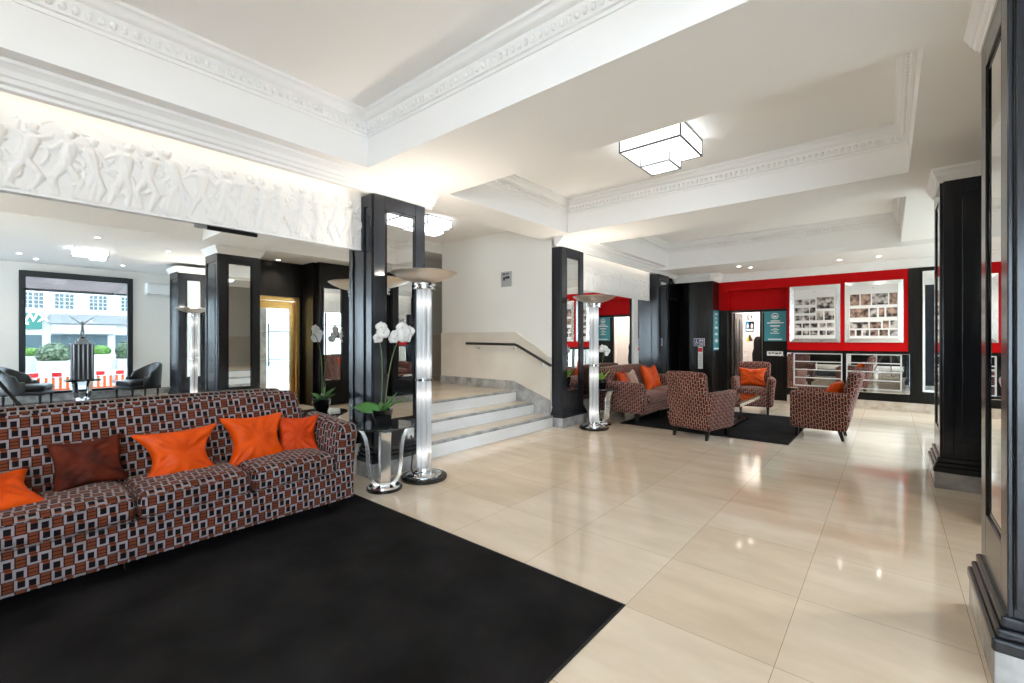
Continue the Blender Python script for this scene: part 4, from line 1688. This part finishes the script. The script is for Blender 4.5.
t = thing('teal_sign', 'square teal poster with a round emblem on the dark door by the photo frames', 'sign', (-1.875, 10.955, 1.61))
m = MB()
m.box(-0.205, -0.012, -0.345, 0.205, 0, 0.345)
m.build('board', 'teal', t, bevel=0.002)
m = MB()
rg = []
for k in range(28):
    a = 2 * PI * k / 28
    rg.append((math.cos(a), math.sin(a)))
m.add([(0.066 * a, -0.0145, 0.19 + 0.066 * b) for a, b in rg] + [(0.052 * a, -0.0145, 0.19 + 0.052 * b) for a, b in rg], [(k, (k + 1) % 28, 28 + (k + 1) % 28, 28 + k) for k in range(28)])
m.add([(x, -0.0145, 0.19 + z) for x, z in ((-0.042, 0.02), (-0.02, -0.005), (0.0, 0.018), (0.022, -0.005), (0.042, 0.024), (0.03, -0.03), (-0.028, -0.03))], [(0, 1, 6), (1, 2, 3), (1, 3, 5, 6), (3, 4, 5)])
m.build('emblem', 'sign_white', t, solid=0.001)
m = MB()
dashes(m, [(-0.19, -0.03, 0.325, 0.022), (0.05, 0.19, 0.325, 0.022), (-0.08, 0.09, 0.085, 0.022), (-0.15, 0.16, 0.045, 0.022), (-0.09, 0.09, -0.02, 0.024), (-0.03, 0.04, -0.07, 0.012), (-0.08, 0.07, -0.105, 0.015), (-0.03, 0.04, -0.14, 0.012), (-0.09, 0.08, -0.175, 0.015), (-0.13, 0.13, -0.305, 0.024)], -0.012)
m.build('faint_lettering', 'sign_white', t)

t = thing('teal_sign', 'narrow tall teal notice on the dark corner left of the open door', 'sign', (-2.95, 10.52, 1.50))
m = MB()
m.box(0.0, -0.20, -0.44, 0.012, 0.20, 0.44)
m.build('board', 'teal', t, bevel=0.002)
m = MB()
for (y0, y1, z, h) in ((-0.10, 0.10, 0.36, 0.03), (-0.06, 0.06, 0.27, 0.03), (-0.03, 0.05, 0.18, 0.05), (-0.12, 0.12, 0.06, 0.05), (-0.10, 0.10, -0.08, 0.05), (-0.16, 0.16, -0.40, 0.03)):
    m.box(0.012, y0, z - h / 2, 0.014, y1, z + h / 2)
m.build('faint_lettering', 'sign_white', t)
m = MB()
m.add([(0.014, y, -0.23 + z) for y, z in ((-0.12, -0.03), (0.02, -0.03), (0.02, -0.07), (0.12, 0.0), (0.02, 0.07), (0.02, 0.03), (-0.12, 0.03))], [(0, 1, 5, 6), (2, 3, 4)])
m.build('arrow', 'sign_white', t, solid=0.002)

t = thing('plate_sign', 'white nameplate on the dark door below the square teal poster', 'sign', (-1.88, 10.965, 1.0))
m = MB()
m.box(-0.15, -0.010, -0.047, 0.15, 0, 0.047)
m.build('plate', 'sign_white', t, bevel=0.002)
m = MB()
dashes(m, [(-0.12, -0.075, 0.008, 0.03), (-0.06, -0.01, 0.012, 0.025), (0.005, 0.06, 0.004, 0.03), (0.07, 0.12, 0.012, 0.025)], -0.010)
m.build('faint_lettering', 'dark_text', t)

t = thing('accessible_toilet_sign', 'small blue and white pictogram sign on the black corner panel', 'sign', (-3.235, 10.30, 1.24))
m = MB()
m.box(-0.115, -0.010, -0.085, 0.115, 0, 0.085)
m.build('plate', 'sign_white', t, bevel=0.002)
m = MB()
for (x0, x1, z0, z1) in ((-0.105, -0.005, -0.075, 0.075), (0.005, 0.105, 0.005, 0.075), (0.005, 0.105, -0.075, -0.005)):
    m.box(x0, -0.012, z0, x1, -0.009, z1)
m.build('blue_field', 'sign_navy', t)
m = MB()
m.sphere((-0.055, -0.012, 0.052), (0.012, 0.003, 0.012), 8, 6)
dashes(m, [(-0.065, -0.048, 0.012, 0.05), (-0.065, -0.03, -0.010, 0.012), (-0.036, -0.024, -0.03, 0.035), (-0.082, -0.072, -0.02, 0.04), (-0.082, -0.045, -0.045, 0.010), (0.02, 0.05, 0.04, 0.035), (0.06, 0.09, 0.04, 0.035), (0.02, 0.09, -0.04, 0.025)], -0.012)
m.build('pictogram', 'sign_white', t)
t = thing('notice_strip', 'tall narrow white notice with a red top under the pictogram sign', 'sign', (-3.21, 10.30, 0.90))
m = MB()
m.box(-0.05, -0.008, -0.245, 0.05, 0, 0.245)
m.build('card', 'sign_white', t, bevel=0.002)
m = MB()
m.box(-0.046, -0.010, 0.13, 0.046, -0.007, 0.215)
m.build('red_band', 'sign_red', t)
m = MB()
dashes(m, [(-0.03, 0.03, 0.08 - 0.035 * k, 0.012) for k in range(9)], -0.008)
m.build('faint_lettering', 'plaque_grey', t)

t = thing('blue_notice', 'blue notice with white figures on the white corridor door', 'sign', (-2.66, 12.33, 1.62))
m = MB()
m.box(-0.10, -0.008, -0.13, 0.10, 0, 0.13)
m.build('card', 'sign_blue', t)
m = MB()
for x in (-0.045, 0.045):
    m.sphere((x, -0.009, 0.055), (0.018, 0.003, 0.018), 8, 6)
    m.box(x - 0.022, -0.011, -0.03, x + 0.022, -0.007, 0.03)
m.box(-0.08, -0.010, -0.10, 0.08, -0.007, -0.06)
m.build('pictogram', 'sign_white', t)
t = thing('square_notice', 'tiny black square notice with a white centre above the blue notice', 'sign', (-2.66, 12.33, 1.845))
m = MB()
m.box(-0.055, -0.008, -0.055, 0.055, 0, 0.055)
m.build('card', 'dark_text', t)
m = MB()
m.box(-0.026, -0.010, -0.026, 0.026, -0.007, 0.026)
m.build('centre', 'sign_white', t)
t = thing('warning_notice', 'yellow warning sticker on the white corridor door below the blue notice', 'sign', (-2.66, 12.33, 1.345))
m = MB()
m.prism([(-0.055, -0.03), (0.055, -0.03), (0.0, 0.085)], -0.008, 0.0, 'y')
m.build('triangle', 'sign_yellow', t)
m = MB()
m.box(-0.065, -0.008, -0.085, 0.065, 0, -0.032)
m.build('caption_bar', 'sign_yellow', t)
m = MB()
m.box(-0.006, -0.010, -0.005, 0.006, -0.007, 0.045)
m.box(-0.006, -0.010, -0.022, 0.006, -0.007, -0.012)
m.build('mark', 'dark_text', t)
t = thing('hanging_coat', 'black garment hanging in the doorway beside the white corridor door', 'coat', (-2.36, 11.75, 1.35))
m = MB()


def coatfn(p, u):
    f = (u[2] + 1) / 2
    return (p.x * (1.05 - 0.55 * f ** 3) + 0.012 * math.sin(p.z * 19), p.y * (1 - 0.3 * f) + 0.01 * math.sin(p.x * 40), p.z)


m.rbox((0, 0, -0.38), (0.24, 0.14, 0.80), 0.06, 10, coatfn)
m.build('body', 'coat_black', t, smooth=60)
m = MB()
m.tube([(0, 0, 0.0), (0, 0, 0.08), (0, 0.2, 0.10), (0, 0.65, 0.10)], 0.006, 8)
m.build('hook', 'chrome', t, smooth=60)

# dark slot at the top of the big mirror
t = thing('slot_vent', 'long thin black slot at the top of the big mirror just under the frieze', 'vent', (XM + 0.001, 1.30, 2.142), 0)
m = MB()
m.box(0.0, -0.19, -0.016, 0.012, 0.16, 0.012)
m.build('slot', 'dark_void', t, bevel=0.002)
m = MB()
m.box(0.0, -0.27, -0.014, 0.010, -0.19, 0.010)
m.build('end_cap', 'grey_metal', t, bevel=0.002)

# ------------------------------------------------------------------ entrance door (brass)
t = thing('entrance_door', 'brass-framed glass entrance door with dark pull handle, reflected in the big mirror', 'door', (1.22, 3.66, 0.0))
m = MB()
for (y0, y1, z0, z1, d) in ((-0.49, -0.42, 0, 2.12, 0.05), (0.42, 0.49, 0, 2.12, 0.05), (-0.42, 0.42, 2.05, 2.12, 0.05)):
    m.box(-d, y0, z0, d, y1, z1)
m.build('door_surround', 'brass', t, bevel=0.006)
m = MB()
for (y0, y1, z0, z1) in ((-0.415, -0.31, 0.01, 2.04), (0.31, 0.415, 0.01, 2.04), (-0.31, 0.31, 1.90, 2.04), (-0.31, 0.31, 0.01, 0.30)):
    m.box(-0.02, y0, z0, 0.02, y1, z1)
m.build('leaf_frame', 'brass', t, bevel=0.004)
m = MB()
m.box(-0.004, -0.31, 0.30, 0.004, 0.31, 1.90)
m.build('glass', 'tinted_glass', t)
m = MB()
m.tube([(-0.05, -0.10, 1.60), (-0.06, -0.10, 1.55), (-0.06, -0.10, 0.85), (-0.05, -0.10, 0.80)], 0.012, 8)
for z in (0.92, 1.45):
    m.tube([(-0.06, -0.10, z), (-0.01, 0.31, z)], 0.008, 8)
    m.tube([(-0.06, -0.10, z - 0.02), (-0.01, -0.31, z - 0.02)], 0.005, 8)
m.build('pull_handle', 'black_metal', t, smooth=50)

# ------------------------------------------------------------------ lounge seen in the mirror
t = thing('air_conditioner', 'white wall air conditioner beside the street window, seen in the mirror', 'air conditioner', (5.60, 2.84, 2.48))
m = MB()
m.rbox((-0.11, 0, 0), (0.22, 0.60, 0.30), 0.05, 8)
m.build('casing', 'white_plastic', t, smooth=50)
m = MB()
m.box(-0.215, -0.27, -0.125, -0.10, 0.27, -0.108)
m.build('louvre', 'dark_text', t)


def leather_chair(label, loc, rz, group):
    """tub chair, front to -Y"""
    t = thing('leather_tub_chair', label, 'armchair', loc, rz, group)
    mb = MB()
    n = 28
    vs = []
    for i in range(n + 1):
        f = i / n
        a = math.radians(-20 + 220 * f)
        back = max(0.0, math.sin(a)) ** 1.3
        top = 0.60 + 0.19 * back
        if a < 0 or a > PI:
            top -= 0.10
        R, th = 0.33 + 0.015 * back, 0.065
        for (rr, z) in ((R, 0.27), (R + 0.01, top - 0.03), (R - 0.012, top - 0.006), (R - th / 2, top), (R - th + 0.01, top - 0.012), (R - th, top - 0.05), (R - th, 0.27)):
            lean = 0.06 * back * max(0, (z - 0.4)) / 0.4
            vs.append((rr * math.cos(a) * 1.0, rr * math.sin(a) * (1 + lean), z))
    fs = []
    for i in range(n):
        for k in range(7):
            l = (k + 1) % 7
            fs.append((i * 7 + k, i * 7 + l, (i + 1) * 7 + l, (i + 1) * 7 + k))
    fs.append(list(range(7)))
    fs.append([n * 7 + k for k in range(7)])
    mb.add(vs, fs)
    mb.build('shell', 'leather', t, smooth=50)
    mb = MB()
    mb.rbox((0, -0.07, 0.37), (0.53, 0.56, 0.13), 0.05, 10)
    mb.build('seat_cushion', 'leather', t, smooth=60)
    mb = MB()
    mb.rbox((0, -0.06, 0.275), (0.60, 0.58, 0.07), 0.02, 6)
    mb.build('seat_rail', 'leather', t, smooth=50)
    for (x, y) in ((-0.27, -0.30), (0.27, -0.30), (-0.22, 0.20), (0.22, 0.20)):
        mb = MB()
        mb.lathe([(0.015, 0.0), (0.024, 0.26)], 8)
        mb.build('leg', 'black_metal', t, loc=(x, y, 0), smooth=50)
    return t


GC = 'black leather tub chairs by the street window'
lc = leather_chair('black leather tub chair right of the fluted pedestal, seen in the big mirror', (4.50, 2.28, 0.008), math.radians(-18), GC)
dup(lc, (4.75, 0.58, 0.008), math.radians(200), 'black leather tub chair left of the fluted pedestal, seen in the big mirror', GC)

t = thing('display_pedestal', 'fluted metal pedestal on curved legs in front of the street window', 'pedestal', (5.05, 1.42, 0.008))
m = MB()
m.box(-0.15, -0.165, 0.46, 0.15, 0.165, 1.20)
m.build('drum', 'dark_text', t, bevel=0.006)
m = MB()
for k in range(5):
    y = -0.14 + 0.07 * k
    for x in (-0.155, 0.155):
        m.tube([(x, y, 0.47), (x, y, 1.19)], 0.013, 8)
m.build('fluting', 'grey_metal', t, smooth=60)
m = MB()
m.box(-0.17, -0.18, 1.195, 0.17, 0.18, 1.215)
m.box(-0.10, -0.10, 1.215, 0.10, 0.10, 1.25)
m.box(-0.065, -0.065, 1.25, 0.065, 0.065, 1.31)
m.build('cap', 'grey_metal', t, bevel=0.004)
m = MB()
m.box(-0.22, -0.26, 0.43, 0.22, 0.26, 0.46)
m.build('shelf', 'black_glass', t, bevel=0.004)
for k in range(4):
    a = k * PI / 2 + PI / 4
    ca, sa = math.cos(a), math.sin(a)
    m = MB()
    m.tube([(ca * r, sa * r, z) for r, z in ((0.03, 0.03), (0.08, 0.05), (0.13, 0.11), (0.15, 0.22), (0.155, 0.34), (0.18, 0.43))], 0, flat=(0.08, 0.012, (-sa, ca, 0)))
    m.build('leg', 'chrome', t, smooth=30)
m = MB()
m.lathe([(0.0, 0.0), (0.15, 0.0), (0.15, 0.03), (0.05, 0.045), (0.0, 0.045)], 32)
m.build('foot', 'chrome', t, smooth=40)

# small bronze figure with raised arms
mv = [(0, 0, 0.17), (0, 0, 0.235), (0, 0, 0.29), (0, 0, 0.315), (0, 0, 0.345), (0, 0.03, 0.285), (0, 0.09, 0.345), (0, 0.19, 0.43), (0, -0.03, 0.285), (0, -0.09, 0.345), (0, -0.19, 0.43), (0, 0.022, 0.09), (0.01, 0.020, 0.01), (0, -0.022, 0.09), (0.01, -0.020, 0.01)]
me_ = [(0, 1), (1, 2), (2, 3), (3, 4), (2, 5), (5, 6), (6, 7), (2, 8), (8, 9), (9, 10), (0, 11), (11, 12), (0, 13), (13, 14)]
rr_ = [0.030, 0.024, 0.030, 0.011, 0.022, 0.013, 0.009, 0.006, 0.013, 0.009, 0.006, 0.017, 0.009, 0.017, 0.009]
t = thing('bronze_figurine', 'dark bronze figurine with raised arms on top of the fluted pedestal', 'sculpture', (5.05, 1.42, 1.318))
me = bpy.data.meshes.new('figure')
me.from_pydata([(a, b, c + 0.03) for a, b, c in mv], me_, [])
fo = bpy.data.objects.new('figure', me)
COL.objects.link(fo)
fo.parent = t
md = fo.modifiers.new('skin', 'SKIN')
for k, sv in enumerate(me.skin_vertices[0].data):
    sv.radius = (rr_[k], rr_[k])
    sv.use_root = (k == 0)
sb_ = fo.modifiers.new('sub', 'SUBSURF')
sb_.levels = 1
sb_.render_levels = 2
me.materials.append(MAT['bronze_frame'])
m = MB()
m.lathe([(0.0, 0.0), (0.055, 0.0), (0.055, 0.012), (0.035, 0.02), (0.032, 0.038), (0.0, 0.04)], 20)
m.build('socle', 'black_gloss', t, smooth=40)

# ------------------------------------------------------------------ the photographer's tripod (seen in the mirror)
t = thing('camera_tripod', 'black camera tripod reflected at the left edge of the big mirror', 'tripod', (0, 0, 0))
m = MB()
m.tube([(0, 0, 0.62), (0, 0, 1.14)], 0.014, 10)
m.build('centre_column', 'black_metal', t, smooth=50)
m = MB()
m.lathe([(0.0, 0.98), (0.04, 0.98), (0.045, 1.02), (0.03, 1.06), (0.0, 1.06)], 16)
m.build('collar', 'black_metal', t, smooth=50)
m = MB()
m.rbox((0, 0, 1.16), (0.06, 0.06, 0.07), 0.02, 6)
m.build('head', 'black_metal', t, smooth=60)
for k, a in enumerate((86, 206, 326)):
    a = math.radians(a)
    ca, sa = math.cos(a), math.sin(a)
    m = MB()
    m.tube([(0.05 * ca, 0.05 * sa, 1.02), (0.33 * ca, 0.33 * sa, 0.52)], 0.019, 10)
    m.tube([(0.32 * ca, 0.32 * sa, 0.54), (0.56 * ca, 0.56 * sa, 0.02)], 0.014, 10)
    m.tube([(0.305 * ca, 0.305 * sa, 0.565), (0.345 * ca, 0.345 * sa, 0.49)], 0.027, 10)
    l_ = m.build('leg', 'black_metal', t, smooth=50)
    f_ = MB()
    f_.sphere((0.565 * ca, 0.565 * sa, 0.014), 0.014, 10, 6)
    f_.build('rubber_foot', 'rubber', l_, smooth=180)

# ------------------------------------------------------------------ the street outside
m = MB()
m.box(5.75, -14, -0.12, 21.9, 22, -0.06)
struct('floor_street', m, 'road')
bx_ = 22.0
t = thing('building', 'pale stone shop building across the street, seen through the window', 'building', (bx_, 3.0, 0))
m = MB()
m.box(0, -17, -0.06, 0.6, 17, 8.0)
m.build('wall', 'facade', t)
for k in range(-5, 8):
    y = -0.32 + 1.18 * k
    if k == -1:
        y = -1.33
    m = MB()
    m.box(-0.03, y - 0.36, 2.72, 0.01, y + 0.36, 3.48)
    w_ = m.build('window', 'facade', t)
    for q in range(2):
        for r_ in range(4):
            p_ = MB()
            y0 = y - 0.32 + q * 0.34
            p_.box(-0.036, y0, 2.75 + r_ * 0.18, -0.028, y0 + 0.13, 2.75 + r_ * 0.18 + 0.155)
            p_.box(-0.036, y0 + 0.16, 2.75 + r_ * 0.18, -0.028, y0 + 0.29, 2.75 + r_ * 0.18 + 0.155)
            p_.build('pane', 'facade_pane', w_)
m = MB()
m.box(-0.25, -0.85, 2.05, 0, 3.0, 2.50)
m.build('shop_fascia', 'facade_grey', t)
m = MB()
m.box(-0.45, -0.78, 1.58, 0, 1.45, 1.98)
m.build('shop_blind', 'plaque_grey', t)
for (a, b) in ((-0.78, 1.2), (-2.4, -1.06), (1.5, 4.0)):
    m = MB()
    m.box(-0.05, a, 0.3, 0.02, b, 1.52)
    m.build('shop_window', 'facade_pane', t)
t = thing('shop_sign', 'green shop sign with white capitals at the left of the street window', 'sign', (21.98, 1.30, 2.15))
m = MB()
m.box(-0.10, -1.0, -0.37, 0.0, 0.64, 0.36)
m.build('board', 'green_shop', t)
# reads mirrored in the photograph, so it runs the other way on the street
text('lettering', 'XWA', 0.50, 'sign_white', t, Matrix.Translation((-0.11, 0.26, 0.13)) @ Matrix.Rotation(-PI / 2, 4, 'Z') @ RX, 0.02, 'LEFT' if False else 'CENTER', 0.012)
m = MB()
m.box(-0.12, 0.12, -0.17, -0.10, 0.22, -0.06)
m.build('small_mark', 'sign_white', t)

t = thing('awning', 'pale fabric awning over the street window with a dark front bar', 'awning', (5.76, 1.5, 2.92))
m = MB()
m.add([(0, -1.6, 0), (0, 1.6, 0), (1.45, 1.6, -0.45), (1.45, -1.6, -0.45)], [(0, 1, 2, 3)])
m.build('canopy', 'awning', t, solid=0.006)
m = MB()
m.box(1.43, -1.62, -0.50, 1.48, 1.62, -0.44)
m.build('front_bar', 'dark_text', t)
for y in (-1.1, 1.0):
    m = MB()
    m.tube([(0.0, y, -0.10), (1.42, y - 0.25, -0.47)], 0.014, 8)
    m.build('arm', 'plaque_grey', t, smooth=50)


def bush(label, loc, rad, m_, seed, group=None):
    rg = random.Random(seed)
    mb = MB()
    for k in range(900):
        u = Vector((rg.gauss(0, 1), rg.gauss(0, 1), rg.gauss(0, 1))).normalized()
        s = rg.uniform(0.80, 1.03)
        c = Vector((u.x * rad[0] * s, u.y * rad[1] * s, u.z * rad[2] * s))
        x = u.orthogonal().normalized()
        y = u.cross(x)
        a = rg.uniform(0, 2 * PI)
        ex = x * math.cos(a) + y * math.sin(a) + u * rg.uniform(-0.4, 0.4)
        ey = u.cross(ex) + u * rg.uniform(-0.4, 0.4)
        L = rg.uniform(0.05, 0.09) * rad[0] / 0.4
        mb.add([c - ex * L, c + ey * L * 0.5, c + ex * L, c - ey * L * 0.5], [(0, 1, 2, 3)])
    t = thing('bush', label, 'bush', loc, 0, group)
    mb.build('foliage', m_, t, recalc=False)
    c = MB()
    c.sphere((0, 0, 0), tuple(q * 0.82 for q in rad), 14, 10)
    c.build('inner_twigs', 'leaf', t, smooth=180)
    p = MB()
    p.box(-rad[0] * 0.9, -rad[1] * 0.9, -loc[2] - 0.06, rad[0] * 0.9, rad[1] * 0.9, -rad[2] * 0.55)
    p.build('planter', 'facade', t, bevel=0.01)
    return t


GH = 'clipped bushes in pale planters outside the window'
bush('big grey-green bush in a planter outside, left of the fluted pedestal', (11.0, 1.47, 0.86), (0.36, 0.38, 0.34), 'hedge', 1, GH)
bush('bright lime bush in a planter outside, right of the fluted pedestal', (11.0, 2.50, 0.94), (0.22, 0.24, 0.18), 'hedge_lime', 2, GH)
bush('bright lime bush far left behind the big grey-green bush', (11.6, 1.02, 0.90), (0.20, 0.22, 0.16), 'hedge_lime', 3, GH)
bush('grey-green bush at the right edge of the street window', (11.2, 3.12, 0.88), (0.24, 0.26, 0.36), 'hedge', 4, GH)
m = MB()
m.box(11.9, -2.0, -0.06, 12.1, 6.0, 0.80)
struct('wall_garden', m, 'facade')


def barrier(label, loc, rz, group):
    """orange plastic work-site barrier with a banded top rail"""
    t = thing('road_barrier', label, 'barrier', loc, rz, group)
    m = MB()
    m.box(-0.03, -0.42, 0.42, 0.03, 0.42, 0.56)
    m.build('top_rail', 'sign_white', t, bevel=0.008)
    for y in (-0.30, 0.10):
        m = MB()
        m.box(-0.034, y, 0.44, 0.034, y + 0.17, 0.54)
        m.build('red_band', 'barrier_red', t)
    m = MB()
    for k in range(7):
        y = -0.40 + 0.125 * k
        m.box(-0.015, y, 0.10, 0.015, y + 0.05, 0.42)
    m.box(-0.02, -0.42, 0.08, 0.02, 0.42, 0.14)
    m.build('mesh_panel', 'barrier_orange', t, bevel=0.004)
    for y in (-0.34, 0.34):
        m = MB()
        m.box(-0.20, y - 0.03, 0.0, 0.20, y + 0.03, 0.08)
        m.build('foot', 'barrier_orange', t, bevel=0.006)
    return t


GB2 = 'orange road barriers outside the window'
b1 = barrier('orange and white road barrier outside, left of the fluted pedestal', (8.0, 1.10, -0.06), 0.10, GB2)
dup(b1, (7.9, 2.28, -0.06), -0.15, 'orange and red road barrier outside, right of the fluted pedestal', GB2)
